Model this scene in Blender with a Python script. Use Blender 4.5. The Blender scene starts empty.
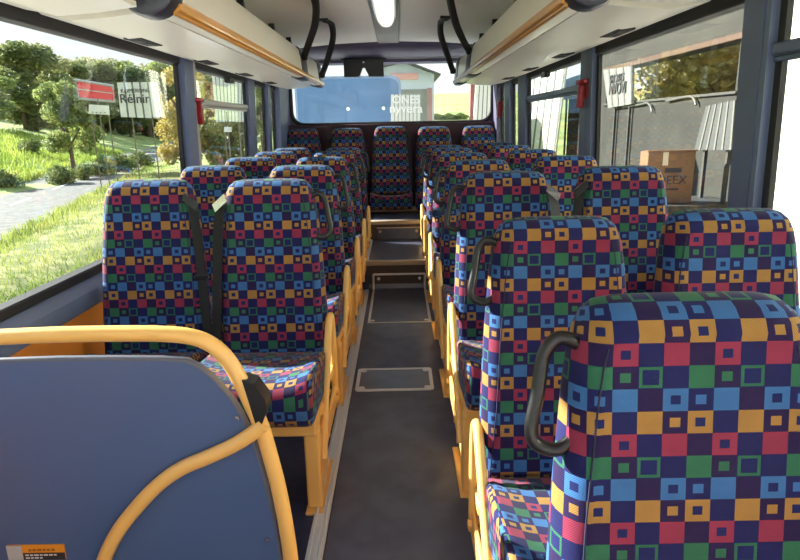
import bpy, math, random
from mathutils import Vector, Matrix
random.seed(7)
S = bpy.context.scene
COL = S.collection
PI = math.pi
H = 1.25                      # eye height above the low front floor

# ------------------------------------------------------------------ camera
F = 600.0
ROLL = math.radians(1.1)
r_ = Vector(((398-400)/F, (280-124)/F, -1)).normalized()      # world +Y seen in camera space
x0 = Vector((math.cos(ROLL), math.sin(ROLL), 0))
xw = (x0 - r_*x0.dot(r_)).normalized()                         # world +X in camera space
zw = xw.cross(r_).normalized()                                 # world +Z in camera space
R = Matrix((xw, r_, zw))                                       # camera space -> world
cam_d = bpy.data.cameras.new('camera')
cam = bpy.data.objects.new('camera', cam_d); COL.objects.link(cam)
cam_d.sensor_width = 36; cam_d.lens = F/800*36; cam_d.clip_start = .02; cam_d.clip_end = 600
cam.matrix_world = Matrix.Translation((0, 0, H)) @ R.to_4x4()
S.camera = cam

def ray(px, py):
    return R @ Vector(((px-400)/F, (280-py)/F, -1))
def atY(px, py, Y):
    d = ray(px, py); return Vector((0, 0, H)) + d*(Y/d.y)
def atX(px, py, X):
    d = ray(px, py); return Vector((0, 0, H)) + d*(X/d.x)
def atZ(px, py, Z):
    d = ray(px, py); return Vector((0, 0, H)) + d*((Z-H)/d.z)

# ------------------------------------------------------------------ materials
def lin(c):
    return tuple(((v/255)/12.92 if v/255 <= .04045 else ((v/255+.055)/1.055)**2.4) for v in c)
def base_mat(name):
    m = bpy.data.materials.new(name); m.use_nodes = True
    nt = m.node_tree; b = nt.nodes['Principled BSDF']
    return m, nt, b
def mat(name, rgb, rough=.5, metal=0, noise=.08, scale=30, bump=0, spec=.5, coat=0):
    m, nt, b = base_mat(name)
    c = lin(rgb)
    tc = nt.nodes.new('ShaderNodeTexCoord')
    n = nt.nodes.new('ShaderNodeTexNoise'); n.inputs['Scale'].default_value = scale; n.inputs['Detail'].default_value = 4
    nt.links.new(tc.outputs['Object'], n.inputs['Vector'])
    mx = nt.nodes.new('ShaderNodeMix'); mx.data_type = 'RGBA'
    mx.inputs['A'].default_value = tuple(v*(1-noise) for v in c)+(1,)
    mx.inputs['B'].default_value = tuple(min(1, v*(1+noise)) for v in c)+(1,)
    nt.links.new(n.outputs['Fac'], mx.inputs['Factor'])
    nt.links.new(mx.outputs['Result'], b.inputs['Base Color'])
    b.inputs['Roughness'].default_value = rough; b.inputs['Metallic'].default_value = metal
    b.inputs['Specular IOR Level'].default_value = spec
    b.inputs['Coat Weight'].default_value = coat
    if bump:
        bp = nt.nodes.new('ShaderNodeBump'); bp.inputs['Strength'].default_value = bump; bp.inputs['Distance'].default_value = .002
        nt.links.new(n.outputs['Fac'], bp.inputs['Height']); nt.links.new(bp.outputs['Normal'], b.inputs['Normal'])
    return m

def math_node(nt, op, a, b=None, c=None):
    n = nt.nodes.new('ShaderNodeMath'); n.operation = op
    for i, v in enumerate((a, b, c)):
        if v is None: continue
        if isinstance(v, (int, float)): n.inputs[i].default_value = v
        else: nt.links.new(v, n.inputs[i])
    return n.outputs[0]

def fabric():
    m, nt, b = base_mat('checked_moquette')
    uv = nt.nodes.new('ShaderNodeUVMap')
    sx = nt.nodes.new('ShaderNodeSeparateXYZ'); nt.links.new(uv.outputs[0], sx.inputs[0])
    U, V = sx.outputs[0], sx.outputs[1]
    fu = math_node(nt, 'FRACT', U); fv = math_node(nt, 'FRACT', V)
    cu = math_node(nt, 'FLOORED_MODULO', math_node(nt, 'FLOOR', U), 4.0)
    cv = math_node(nt, 'FLOORED_MODULO', math_node(nt, 'FLOOR', V), 4.0)
    f = math_node(nt, 'MAXIMUM', math_node(nt, 'ABSOLUTE', math_node(nt, 'SUBTRACT', fu, .5)),
                  math_node(nt, 'ABSOLUTE', math_node(nt, 'SUBTRACT', fv, .5)))
    idx = math_node(nt, 'DIVIDE', math_node(nt, 'ADD', math_node(nt, 'MULTIPLY_ADD', cv, 4.0, cu), .5), 16.0)
    def ramp(cols, src):
        r = nt.nodes.new('ShaderNodeValToRGB'); cr = r.color_ramp; cr.interpolation = 'CONSTANT'
        n = len(cols)
        while len(cr.elements) < n: cr.elements.new(.99)
        for i, c in enumerate(cols):
            cr.elements[i].position = i/n; cr.elements[i].color = tuple(c)+(1,)
        nt.links.new(src, r.inputs[0]); return r.outputs[0]
    SOL, SMA, RNG, THN, NON = (0, .5, 0), (0, .21, 0), (.2, .5, 0), (.33, .46, 0), (0, 0, 0)
    # rows by v index: 0 yellow, 1 red, 2 green, 3 blue (v grows downwards)
    table = [NON, SOL, SMA, RNG,   RNG, NON, SOL, NON,   SMA, THN, NON, SOL,   SOL, NON, RNG, SMA]
    lohi = nt.nodes.new('ShaderNodeSeparateColor'); nt.links.new(ramp(table, idx), lohi.inputs[0])
    mask = math_node(nt, 'MULTIPLY', math_node(nt, 'GREATER_THAN', f, lohi.outputs[0]), math_node(nt, 'LESS_THAN', f, lohi.outputs[1]))
    rowc = math_node(nt, 'DIVIDE', math_node(nt, 'ADD', cv, .5), 4.0)
    Y_, R_, G_, B_ = lin((152, 114, 60)), lin((134, 46, 72)), lin((44, 100, 74)), lin((54, 100, 154))
    fg = ramp([Y_, R_, G_, B_], rowc)
    bgs = [lin((25, 27, 80)), lin((23, 25, 74)), lin((34, 21, 66)), lin((22, 30, 84))]
    bg = ramp([bgs[(i*5+i//4*3) % 4] for i in range(16)], idx)
    mx = nt.nodes.new('ShaderNodeMix'); mx.data_type = 'RGBA'
    nt.links.new(mask, mx.inputs['Factor']); nt.links.new(bg, mx.inputs['A']); nt.links.new(fg, mx.inputs['B'])
    # woven ribs: dark threads running diagonally through the colour
    w = math_node(nt, 'SINE', math_node(nt, 'MULTIPLY', math_node(nt, 'ADD', U, V), 2*PI*9))
    w2 = math_node(nt, 'MULTIPLY_ADD', w, .22, .95)
    nz = nt.nodes.new('ShaderNodeTexNoise'); nz.inputs['Scale'].default_value = 1.1; nt.links.new(uv.outputs[0], nz.inputs['Vector'])
    w3 = math_node(nt, 'MULTIPLY', w2, math_node(nt, 'MULTIPLY_ADD', nz.outputs['Fac'], .3, .85))
    ml = nt.nodes.new('ShaderNodeVectorMath'); ml.operation = 'SCALE'
    nt.links.new(mx.outputs['Result'], ml.inputs[0]); nt.links.new(w3, ml.inputs['Scale'])
    nt.links.new(ml.outputs[0], b.inputs['Base Color'])
    bp = nt.nodes.new('ShaderNodeBump'); bp.inputs['Strength'].default_value = .12; bp.inputs['Distance'].default_value = .001
    nt.links.new(w, bp.inputs['Height']); nt.links.new(bp.outputs[0], b.inputs['Normal'])
    b.inputs['Roughness'].default_value = .85; b.inputs['Specular IOR Level'].default_value = .25
    b.inputs['Sheen Weight'].default_value = .08; b.inputs['Sheen Roughness'].default_value = .4
    return m

def glass_mat(name, tint, refl=1.0):
    m = bpy.data.materials.new(name); m.use_nodes = True; nt = m.node_tree; nt.nodes.clear()
    o = nt.nodes.new('ShaderNodeOutputMaterial')
    t = nt.nodes.new('ShaderNodeBsdfTransparent'); t.inputs[0].default_value = tuple(tint)+(1,)
    g = nt.nodes.new('ShaderNodeBsdfGlossy'); g.inputs['Roughness'].default_value = .0
    lw = nt.nodes.new('ShaderNodeLayerWeight'); lw.inputs['Blend'].default_value = .5
    k = math_node(nt, 'MULTIPLY_ADD', math_node(nt, 'POWER', lw.outputs['Facing'], 4.0), .6*refl, .025*refl)
    mx = nt.nodes.new('ShaderNodeMixShader')
    nt.links.new(k, mx.inputs[0]); nt.links.new(t.outputs[0], mx.inputs[1]); nt.links.new(g.outputs[0], mx.inputs[2])
    nt.links.new(mx.outputs[0], o.inputs[0]); return m

def leaf_mat(name, a, b_, trans=.35, scale=1.5):
    m, nt, b = base_mat(name)
    tc = nt.nodes.new('ShaderNodeTexCoord')
    n = nt.nodes.new('ShaderNodeTexNoise'); n.inputs['Scale'].default_value = scale; n.inputs['Detail'].default_value = 5
    nt.links.new(tc.outputs['Object'], n.inputs['Vector'])
    cr = nt.nodes.new('ShaderNodeValToRGB'); cr.color_ramp.elements[0].position = .35; cr.color_ramp.elements[1].position = .65
    cr.color_ramp.elements[0].color = lin(a)+(1,); cr.color_ramp.elements[1].color = lin(b_)+(1,)
    nt.links.new(n.outputs['Fac'], cr.inputs[0]); nt.links.new(cr.outputs[0], b.inputs['Base Color'])
    b.inputs['Roughness'].default_value = .6
    tr = nt.nodes.new('ShaderNodeBsdfTranslucent'); nt.links.new(cr.outputs[0], tr.inputs[0])
    mx = nt.nodes.new('ShaderNodeMixShader'); mx.inputs[0].default_value = trans
    out = nt.nodes['Material Output']
    nt.links.new(b.outputs[0], mx.inputs[1]); nt.links.new(tr.outputs[0], mx.inputs[2]); nt.links.new(mx.outputs[0], out.inputs[0])
    return m

def two_tone(name, a, b_, scale, rough=.9, bump=.3, lo=.4, hi=.6, detail=8, stretch=(1, 1, 1)):
    m, nt, b = base_mat(name)
    tc = nt.nodes.new('ShaderNodeTexCoord')
    mp = nt.nodes.new('ShaderNodeMapping'); mp.inputs['Scale'].default_value = stretch
    nt.links.new(tc.outputs['Object'], mp.inputs[0])
    n = nt.nodes.new('ShaderNodeTexNoise'); n.inputs['Scale'].default_value = scale; n.inputs['Detail'].default_value = detail
    nt.links.new(mp.outputs[0], n.inputs['Vector'])
    cr = nt.nodes.new('ShaderNodeValToRGB'); cr.color_ramp.elements[0].position = lo; cr.color_ramp.elements[1].position = hi
    cr.color_ramp.elements[0].color = lin(a)+(1,); cr.color_ramp.elements[1].color = lin(b_)+(1,)
    nt.links.new(n.outputs['Fac'], cr.inputs[0]); nt.links.new(cr.outputs[0], b.inputs['Base Color'])
    b.inputs['Roughness'].default_value = rough
    if bump:
        bp = nt.nodes.new('ShaderNodeBump'); bp.inputs['Strength'].default_value = bump; bp.inputs['Distance'].default_value = .01
        nt.links.new(n.outputs['Fac'], bp.inputs['Height']); nt.links.new(bp.outputs['Normal'], b.inputs['Normal'])
    return m

def emit_mat(name, rgb, k):
    m, nt, b = base_mat(name)
    b.inputs['Base Color'].default_value = (.8, .8, .8, 1); b.inputs['Roughness'].default_value = .15
    b.inputs['Emission Color'].default_value = lin(rgb)+(1,); b.inputs['Emission Strength'].default_value = k
    return m

FAB = fabric()
M = dict(
    yellow=mat('yellow_paint', (236, 186, 106), .38, noise=.05, scale=8, coat=.2),
    orange=mat('orange_rail_strip', (224, 158, 66), .3, noise=.06, coat=.4),
    panel_orange=mat('orange_wall_panel', (214, 128, 48), .6, noise=.06),
    slate=mat('slate_blue_plastic', (104, 116, 148), .45, noise=.06, scale=12),
    slate_dark=mat('dark_slate_pillar', (92, 103, 138), .5, noise=.08, scale=10),
    purple=mat('plum_grey_trim', (92, 87, 116), .55, noise=.08, scale=10),
    screen=mat('blue_grey_screen', (76, 98, 140), .35, noise=.1, scale=2.2),
    black=mat('black_plastic', (20, 20, 22), .35, noise=.1),
    rubber=mat('black_rubber', (34, 33, 36), .7, noise=.1),
    belt=mat('black_webbing', (18, 18, 20), .75, noise=.15, scale=200),
    litbelt=mat('lit_black_webbing', (84, 86, 86), .7, noise=.12, scale=200),  # black webbing greyed to imitate light falling on it
    metal=mat('brushed_aluminium', (212, 216, 222), .38, .1, noise=.08, scale=60),
    chrome=mat('chrome', (205, 205, 205), .18, .9, noise=.05),
    nosing=mat('beige_step_nosing', (176, 160, 138), .45, .2, noise=.08),
    cream=mat('cream_rack_plastic', (238, 234, 224), .38, noise=.03, scale=6, coat=.15),
    ceil=mat('ceiling_panel', (244, 242, 238), .6, noise=.03, scale=5),
    vinyl=two_tone('dark_aisle_vinyl', (66, 71, 90), (78, 83, 103), 9, .3, .06),
    floorblue=two_tone('navy_floor_vinyl', (44, 50, 76), (54, 60, 88), 30, .5, .1),
    riser=mat('brown_riser_vinyl', (62, 50, 48), .5, noise=.1),
    red=mat('red_hammer_plastic', (158, 24, 40), .4, noise=.06),
    greyframe=mat('grey_window_frame', (168, 168, 166), .4, .2, noise=.06),
    bench=mat('bench_plinth_grey', (88, 80, 84), .55, noise=.08),
    shelf=mat('rear_shelf_plum', (70, 48, 58), .8, noise=.1),
    glass=glass_mat('tinted_window_glass', (.86, .88, .86)),
    sticker=mat('orange_label_film', (226, 146, 40), .5, noise=.04),
    white=mat('white_print', (226, 226, 224), .5, noise=.03),
    darkprint=mat('dark_print', (48, 40, 44), .6, noise=.05),
    cap=mat('charcoal_cap', (52, 55, 68), .35, noise=.06),
    lamp=emit_mat('lamp_lens', (255, 250, 238), .7),
)

# ------------------------------------------------------------------ mesh builder
class MB:
    def __init__(s): s.v = []; s.f = []; s.uv = None
    def add(s, verts, faces):
        o = len(s.v); s.v += [Vector(p) for p in verts]; s.f += [tuple(i+o for i in f) for f in faces]; return s
    def box(s, a, b, bev=0):
        x0, y0, z0 = (min(a[i], b[i]) for i in range(3)); x1, y1, z1 = (max(a[i], b[i]) for i in range(3))
        if bev:
            c = min(bev, (x1-x0)/2.2, (y1-y0)/2.2, (z1-z0)/2.2)
            # chamfered box as convex hull of 24 points
            pts = []
            for sx in (0, 1):
                for sy in (0, 1):
                    for sz in (0, 1):
                        X, Y, Z = (x1 if sx else x0), (y1 if sy else y0), (z1 if sz else z0)
                        dx, dy, dz = (-c if sx else c), (-c if sy else c), (-c if sz else c)
                        pts += [(X, Y+dy, Z+dz), (X+dx, Y, Z+dz), (X+dx, Y+dy, Z)]
            import bmesh
            bm = bmesh.new()
            for p in pts: bm.verts.new(p)
            bmesh.ops.convex_hull(bm, input=bm.verts[:])
            bmesh.ops.dissolve_limit(bm, angle_limit=.01, verts=bm.verts[:], edges=bm.edges[:])
            bm.verts.index_update()
            vs = [tuple(v.co) for v in bm.verts]; fs = [tuple(v.index for v in f.verts) for f in bm.faces]
            bm.free(); return s.add(vs, fs)
        v = [(x0, y0, z0), (x1, y0, z0), (x1, y1, z0), (x0, y1, z0), (x0, y0, z1), (x1, y0, z1), (x1, y1, z1), (x0, y1, z1)]
        return s.add(v, [(0, 3, 2, 1), (4, 5, 6, 7), (0, 1, 5, 4), (1, 2, 6, 5), (2, 3, 7, 6), (3, 0, 4, 7)])
    def hexa(s, a, b):
        """two quads (lists of 4 points) joined into a solid"""
        return s.add(list(a)+list(b), [(3, 2, 1, 0), (4, 5, 6, 7), (0, 1, 5, 4), (1, 2, 6, 5), (2, 3, 7, 6), (3, 0, 4, 7)])
    def tube(s, pts, rad, n=10, closed=False, flat=None):
        pts = [Vector(p) for p in pts]; k = len(pts)
        rads = rad if isinstance(rad, (list, tuple)) else [rad]*k
        ring0 = None; up = None; rings = []
        for i, p in enumerate(pts):
            if closed: t = pts[(i+1) % k]-pts[i-1]
            else: t = pts[min(i+1, k-1)]-pts[max(i-1, 0)]
            t.normalize()
            if up is None:
                up = Vector((0, 0, 1)) if abs(t.z) < .9 else Vector((0, 1, 0))
            u = (up - t*up.dot(t)).normalized(); up = u; w = t.cross(u)
            q = []
            for j in range(n):
                a = 2*PI*j/n
                q.append(p + u*math.cos(a)*rads[i] + w*math.sin(a)*rads[i]*(flat or 1))
            rings.append(q)
        vs = [v for q in rings for v in q]; fs = []
        m = k if closed else k-1
        for i in range(m):
            for j in range(n):
                a, b = i*n+j, i*n+(j+1) % n; c, d = ((i+1) % k)*n+(j+1) % n, ((i+1) % k)*n+j
                fs.append((a, b, c, d))
        if not closed: fs += [tuple(range(n-1, -1, -1)), tuple((k-1)*n+j for j in range(n))]
        return s.add(vs, fs)
    def prism(s, poly, fn):
        """poly: 2D points; fn(p,t) -> 3D for t 0/1"""
        n = len(poly); a = [fn(p, 0) for p in poly]; b = [fn(p, 1) for p in poly]
        fs = [tuple(range(n-1, -1, -1)), tuple(range(n, 2*n))]
        for i in range(n): fs.append((i, (i+1) % n, n+(i+1) % n, n+i))
        return s.add(a+b, fs)
    def sweep(s, secs, caps=True, closed=True):
        """list of equal-length point rings"""
        n = len(secs[0]); vs = [p for q in secs for p in q]; fs = []
        for i in range(len(secs)-1):
            for j in range(n if closed else n-1):
                fs.append((i*n+j, i*n+(j+1) % n, (i+1)*n+(j+1) % n, (i+1)*n+j))
        if caps: fs += [tuple(range(n-1, -1, -1)), tuple((len(secs)-1)*n+j for j in range(n))]
        return s.add(vs, fs)
    def cyl(s, c, axis, r, h, n=14):
        c = Vector(c); ax = Vector(axis).normalized()
        return s.tube([c-ax*h/2, c+ax*h/2], r, n)
    def mesh(s, name, m, smooth=40):
        me = bpy.data.meshes.new(name); me.from_pydata([tuple(v) for v in s.v], [], s.f); me.update()
        import bmesh
        bm = bmesh.new(); bm.from_mesh(me); bmesh.ops.recalc_face_normals(bm, faces=bm.faces[:]); bm.to_mesh(me); bm.free()
        for mm in (m if isinstance(m, (list, tuple)) else [m]): me.materials.append(mm)
        if smooth:
            me.polygons.foreach_set('use_smooth', [True]*len(me.polygons)); me.set_sharp_from_angle(angle=math.radians(smooth))
        return me
    def build(s, name, m, parent=None, smooth=40):
        o = bpy.data.objects.new(name, s.mesh(name, m, smooth)); COL.objects.link(o)
        if parent: o.parent = parent
        return o

def tag(o, label=None, cat=None, group=None, kind=None):
    if label: o['label'] = label
    if cat: o['category'] = cat
    if group: o['group'] = group
    if kind: o['kind'] = kind
    return o
def empty(name, loc, label, cat, group=None, rz=0):
    o = bpy.data.objects.new(name, None); COL.objects.link(o); o.location = loc; o.rotation_euler.z = rz
    o.empty_display_size = .1
    return tag(o, label, cat, group)
def struct(name, mb, m, parent=None, smooth=40):
    o = mb.build(name, m, parent, smooth)
    if not parent: o['kind'] = 'structure'
    return o
def link_mesh(name, me, parent, loc=(0, 0, 0)):
    o = bpy.data.objects.new(name, me); COL.objects.link(o); o.parent = parent; o.location = loc; return o
def smooth_path(pts, sub=6, closed=False):
    P = [Vector(p) for p in pts]; n = len(P); out = []
    rng = range(n if closed else n-1)
    for i in rng:
        g = (lambda k: P[k % n]) if closed else (lambda k: P[max(0, min(n-1, k))])
        a, b, c, d = g(i-1), g(i), g(i+1), g(i+2)
        for k in range(sub):
            t = k/sub
            out.append(.5*((2*b)+(c-a)*t+(2*a-5*b+4*c-d)*t*t+(3*b-a-3*c+d)*t**3))
    if not closed: out.append(P[-1])
    return out
def text_mesh(body, size):
    cu = bpy.data.curves.new('t', 'FONT'); cu.body = body; cu.size = size; cu.extrude = .004*size/.1; cu.align_x = 'CENTER'; cu.align_y = 'CENTER'
    o = bpy.data.objects.new('t', cu); COL.objects.link(o)
    dg = bpy.context.evaluated_depsgraph_get(); dg.update()
    me = bpy.data.meshes.new_from_object(o.evaluated_get(dg)); bpy.data.objects.remove(o)
    return me

# ------------------------------------------------------------------ bus shell
XL, XR = -1.19, 1.06            # inner side walls at elbow height
YF, YB = -1.3, 6.55             # shell from behind the eye to the rear wall
def wx(side, z):                # wall leans inwards slightly towards the roof
    lean = .035*max(0, z-.7)
    return XL+lean if side < 0 else XR-lean
SILL, TOP = H-.535, H+.345
Z2, Z3 = .228, .403             # raised rear floor levels
Y2, Y3, YBN = 4.50, 5.38, 5.90

AL, AR = -.245, .215            # aisle edges
# floor: one stepped slab; aisle vinyl as its own trim strips
f = MB()
f.box((XL-.02, YF, -.08), (XR+.02, Y2, 0)); f.box((XL-.02, Y2, -.08), (XR+.02, Y3, Z2)); f.box((XL-.02, Y3, -.08), (XR+.02, YB, Z3))
struct('floor', f, M['floorblue'], smooth=0)
a = MB()
prof = [(YF, .006), (Y2-.06, .006), (Y2-.02, .02), (Y2-.006, .06), (Y2-.006, Z2-.02)]
secs = [[(AL, y, z), (AR, y, z), (AR, y+.0, z-.0001), (AL, y, z-.0001)] for y, z in prof]
pl = [(y, z) for y, z in prof] + [(Y2+.001, Z2-.02), (Y2+.001, 0.0005), (YF, .0005)]
a.prism(pl, lambda p, t: ((AL if t == 0 else AR), p[0], p[1]))
struct('trim_1', a, M['vinyl'])
a = MB(); a.box((AL, Y2+.03, Z2+.0005), (AR, Y3-.004, Z2+.006)); struct('trim_2', a, M['vinyl'], smooth=0)
a = MB(); a.box((AL, Y3+.03, Z3+.0005), (AR, YBN, Z3+.006)); struct('trim_3', a, M['vinyl'], smooth=0)
# risers in brown and nosings
a = MB(); a.box((AL, Y2-.012, .055), (AR, Y2-.0065, Z2-.03)); struct('trim_4', a, M['riser'], smooth=0)
a = MB(); a.box((AL-.03, Y3-.012, Z2+.005), (AR+.03, Y3-.001, Z3-.03)); struct('trim_5', a, M['riser'], smooth=0)
for k, (y, z) in enumerate(((Y2, Z2), (Y3, Z3))):
    a = MB(); a.box((AL-.03, y-.018, z-.028), (AR+.03, y+.03, z+.008), .006); struct('trim_%d' % (6+k), a, M['nosing'])
# aluminium seat rails beside the aisle
n_tr = 8
for x0, x1 in ((AL-.055, AL-.004), (AR+.004, AR+.055)):
    for y0, y1, z in ((YF, Y2-.02, 0), (Y2+.03, Y3-.02, Z2)):
        a = MB(); a.box((x0, y0, z), (x1, y1, z+.010)); a.box((x0+.008, y0, z+.010), (x0+.014, y1, z+.018)); a.box((x1-.022, y0, z+.010), (x1-.016, y1, z+.018)); a.box((x1-.010, y0, z+.010), (x1-.004, y1, z+.018))
        struct('trim_%d' % n_tr, a, M['metal'], smooth=0); n_tr += 1

def add_struct(mb, m, smooth=40):
    global n_tr
    o = struct('trim_%d' % n_tr, mb, m, None, smooth); n_tr += 1; return o

# side walls under the windows
for side, nm in ((-1, 'left'), (1, 'right')):
    x = wx(side, 0); s = side
    a = MB(); a.box((x, YF, -.08), (x+s*.06, YB, SILL-.10)); struct('wall_'+nm, a, M['panel_orange'], smooth=0)
    # deep slate ledge below the glass, sloping to the window
    a = MB()
    pl = [(x-s*.020, SILL-.115), (x-s*.030, SILL-.10), (x-s*.026, SILL-.05), (wx(s, SILL)+s*.012, SILL-.012), (x+s*.06, SILL-.012), (x+s*.06, SILL-.115)]
    a.prism(pl, lambda p, t: (p[0], (YF if t == 0 else YB-.2), p[1])); add_struct(a, M['slate'])
    # rubber gasket under the glass
    a = MB(); xx = wx(s, SILL); a.box((xx-s*.004, YF, SILL-.014), (xx+s*.05, YB-.2, SILL+.022), .006); add_struct(a, M['rubber'])
    # header over the windows
    a = MB(); xt = wx(s, TOP); a.box((xt-s*.006, YF, TOP-.018), (xt+s*.06, YB-.2, TOP+.05), .008); add_struct(a, M['rubber'])
    a = MB(); a.box((xt+s*.0, YF, TOP+.0501), (xt+s*.07, YB, H+.70)); add_struct(a, M['ceil'], 0)

def pillar(side, y0, y1, m, proud=.02, z0=SILL-.1, z1=TOP+.03):
    a = MB(); s = side
    A = [(wx(s, z0)-s*proud, y0, z0), (wx(s, z0)-s*proud, y1, z0), (wx(s, z0)+s*.0275, y1, z0), (wx(s, z0)+s*.0275, y0, z0)]
    B = [(wx(s, z1)-s*proud, y0, z1), (wx(s, z1)-s*proud, y1, z1), (wx(s, z1)+s*.0275, y1, z1), (wx(s, z1)+s*.0275, y0, z1)]
    a.hexa(A, B); return add_struct(a, m, 0)

yl_ = lambda px: atX(px, 105, wx(-1, H)+.02).y
yr_ = lambda px: atX(px, 105, wx(1, H)-.02).y
L0, L1, L2, L3, L4, L5, L6, L7 = (yl_(p) for p in (184.5, 193, 198, 248.5, 254.5, 266.5, 269, 276))
R0, R1, R2, R3, R4, R5, R6, R7, R8 = (yr_(p) for p in (763, 758, 738, 592, 580, 526, 518.5, 511, 506))
R9 = yr_(500)
WIN = {-1: [(YF, L0), (L2, L3), (L4, L5), (L6, L7)], 1: [(YF, R0), (R2, R3), (R4, R5), (R6, R7), (R8, R9)]}
pillar(-1, L0, L1, M['slate_dark'], .03); pillar(-1, L1, L2, M['greyframe'], .014)
pillar(-1, L3, L4, M['slate_dark'], .02)
pillar(-1, L5, L6, M['slate_dark'], .03); pillar(-1, L7, YB-.1, M['slate_dark'], .05)
pillar(1, R0, R1, M['slate'], .02); pillar(1, R1, R2, M['slate_dark'], .024)
pillar(1, R3, (R3+R4)/2, M['slate_dark'], .022); pillar(1, (R3+R4)/2, R4, M['slate'], .018)
pillar(1, R5, R6, M['slate_dark'], .02); pillar(1, R7, R8, M['slate_dark'], .03); pillar(1, R9, YB-.1, M['purple'], .05)

wn = 1
for side in (-1, 1):
    s = side
    for y0, y1 in WIN[side]:
        a = MB(); xb, xt = wx(s, SILL)+s*.022, wx(s, TOP)+s*.022
        a.hexa([(xb, y0, SILL), (xb, y1, SILL), (xb+s*.005, y1, SILL), (xb+s*.005, y0, SILL)],
               [(xt, y0, TOP), (xt, y1, TOP), (xt+s*.005, y1, TOP), (xt+s*.005, y0, TOP)])
        w = struct('window_%d' % wn, a, M['glass'], smooth=0); wn += 1
        # black edge of the glass
        fr = MB()
        for yy in (y0, y1-.03):
            fr.hexa([(wx(s, SILL)+s*.004, yy, SILL), (wx(s, SILL)+s*.004, yy+.03, SILL), (xb-s*.001, yy+.03, SILL), (xb-s*.001, yy, SILL)],
                    [(wx(s, TOP)+s*.004, yy, TOP), (wx(s, TOP)+s*.004, yy+.03, TOP), (xt-s*.001, yy+.03, TOP), (xt-s*.001, yy, TOP)])
        fr.build('window_frame', M['rubber'], w, 0)
        hop = (s < 0 and 3.5 < y0 < 4) or (s > 0 and (y0 < 0 or 3.3 < y0 < 4))
        if hop:
            zb = H+.165 if s < 0 else H+.195
            hb = MB(); xx = wx(s, zb); hb.box((xx-s*.012, y0+.0, zb-.035), (xx+s*.02, y1-.0, zb), .006); hb.box((xx-s*.002, y0, zb-.05), (xx+s*.02, y1, zb-.0352), .003)
            hb.build('hopper_bar', M['greyframe'] if s < 0 else (M['slate'] if y0 > 0 else M['slate_dark']), w)
            if y0 > 0:
                yc = (y0+y1)/2+.1; la = MB(); xx = wx(s, TOP); la.box((xx-s*.03, yc-.06, TOP-.055), (xx+s*.01, yc+.06, TOP-.019), .006)
                la.build('latch', M['black'], w)

# ceiling and roof
prof = [(XL+.012, H+.43), (XL+.03, H+.56), (XL+.10, H+.65), (XL+.25, H+.705), (-.55, H+.735), (-.065, H+.75), (.42, H+.735), (XR-.25, H+.705), (XR-.10, H+.65), (XR-.03, H+.56), (XR-.012, H+.43)]
outer = [(x*1.07+(-.0), z+.07) for x, z in reversed(prof)]
pl = prof+outer
a = MB(); a.sweep([[(x, y, z) for x, z in pl] for y in (YF, 6.30)], caps=True)
struct('ceiling', a, M['ceil'], smooth=30)
# rear end: header, wall with rounded window, shelf
hd = MB()
pr = [(5.98, H+.752), (6.02, H+.70), (6.12, H+.655), (6.34, H+.635), (6.36, H+.60), (6.60, H+.60), (6.60, H+.80), (5.98, H+.80)]
hd.prism(pr, lambda p, t: (XL+.03 if t == 0 else XR-.03, p[0], p[1])); add_struct(hd, M['purple'])
tr = MB(); tr.box((XL+.05, 6.325, H+.628), (XR-.05, 6.352, H+.642), .004); add_struct(tr, M['greyframe'])

def rrect(x0, x1, z0, z1, r, n=8):
    out = []
    for cx, cz, a0 in ((x1-r, z0+r, -PI/2), (x1-r, z1-r, 0), (x0+r, z1-r, PI/2), (x0+r, z0+r, PI)):
        for k in range(n+1):
            t = a0+PI/2*k/n; out.append((cx+r*math.cos(t), cz+r*math.sin(t)))
    return out
RW = rrect(-1.10, .975, H+.005, H+.62, .13)
YW = 6.45
def plate_with_hole(outer, hole, y0, y1):
    mb = MB(); n = len(hole)
    v = [(p[0], y0, p[1]) for p in outer]+[(p[0], y1, p[1]) for p in outer]+[(p[0], y0, p[1]) for p in hole]+[(p[0], y1, p[1]) for p in hole]
    fs = []
    for i in range(n):
        j = (i+1) % n
        fs += [(i, j, 2*n+j, 2*n+i), (n+j, n+i, 3*n+i, 3*n+j), (2*n+i, 2*n+j, 3*n+j, 3*n+i), (j, i, n+i, n+j)]
    return mb.add(v, fs)
ow = []
X0, X1, Za, Zb = XL-.02, XR+.02, H-.75, H+.80
for x, z in RW:      # outer boundary matching the hole's vertices
    cx, cz = -.06, H+.32; dx, dz = x-cx, z-cz
    k = min((X1-cx)/dx if dx > 1e-6 else 1e9, (X0-cx)/dx if dx < -1e-6 else 1e9, (Zb-cz)/dz if dz > 1e-6 else 1e9, (Za-cz)/dz if dz < -1e-6 else 1e9)
    ow.append((cx+dx*k, cz+dz*k))
struct('wall_back', plate_with_hole(ow, RW, YW, YW+.07), M['purple'], smooth=0)
RWi = rrect(-1.07, .945, H+.06, H+.61, .11)
gk = MB(); gk.tube([(x, YW-.002, z) for x, z in RW], .022, 8, closed=True); add_struct(gk, M['rubber'])
gl = MB(); gl.prism(RW, lambda p, t: (p[0], YW+.03+.005*t, p[1])); struct('window_%d' % wn, gl, M['glass'], smooth=0); wn += 1
# corner posts at the rear
for x0, x1, m in ((XL+.01, -1.12, M['slate_dark']), (1.0, XR-.01, M['purple'])):
    a = MB(); a.box((x0, 6.25, Z3), (x1, YW-.001, H+.62), .012); add_struct(a, m)
# dark shelf behind the rear bench
a = MB(); a.box((XL+.03, 6.36, Z3), (XR-.03, YW-.024, H+.008), .01); add_struct(a, M['shelf'])
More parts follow.
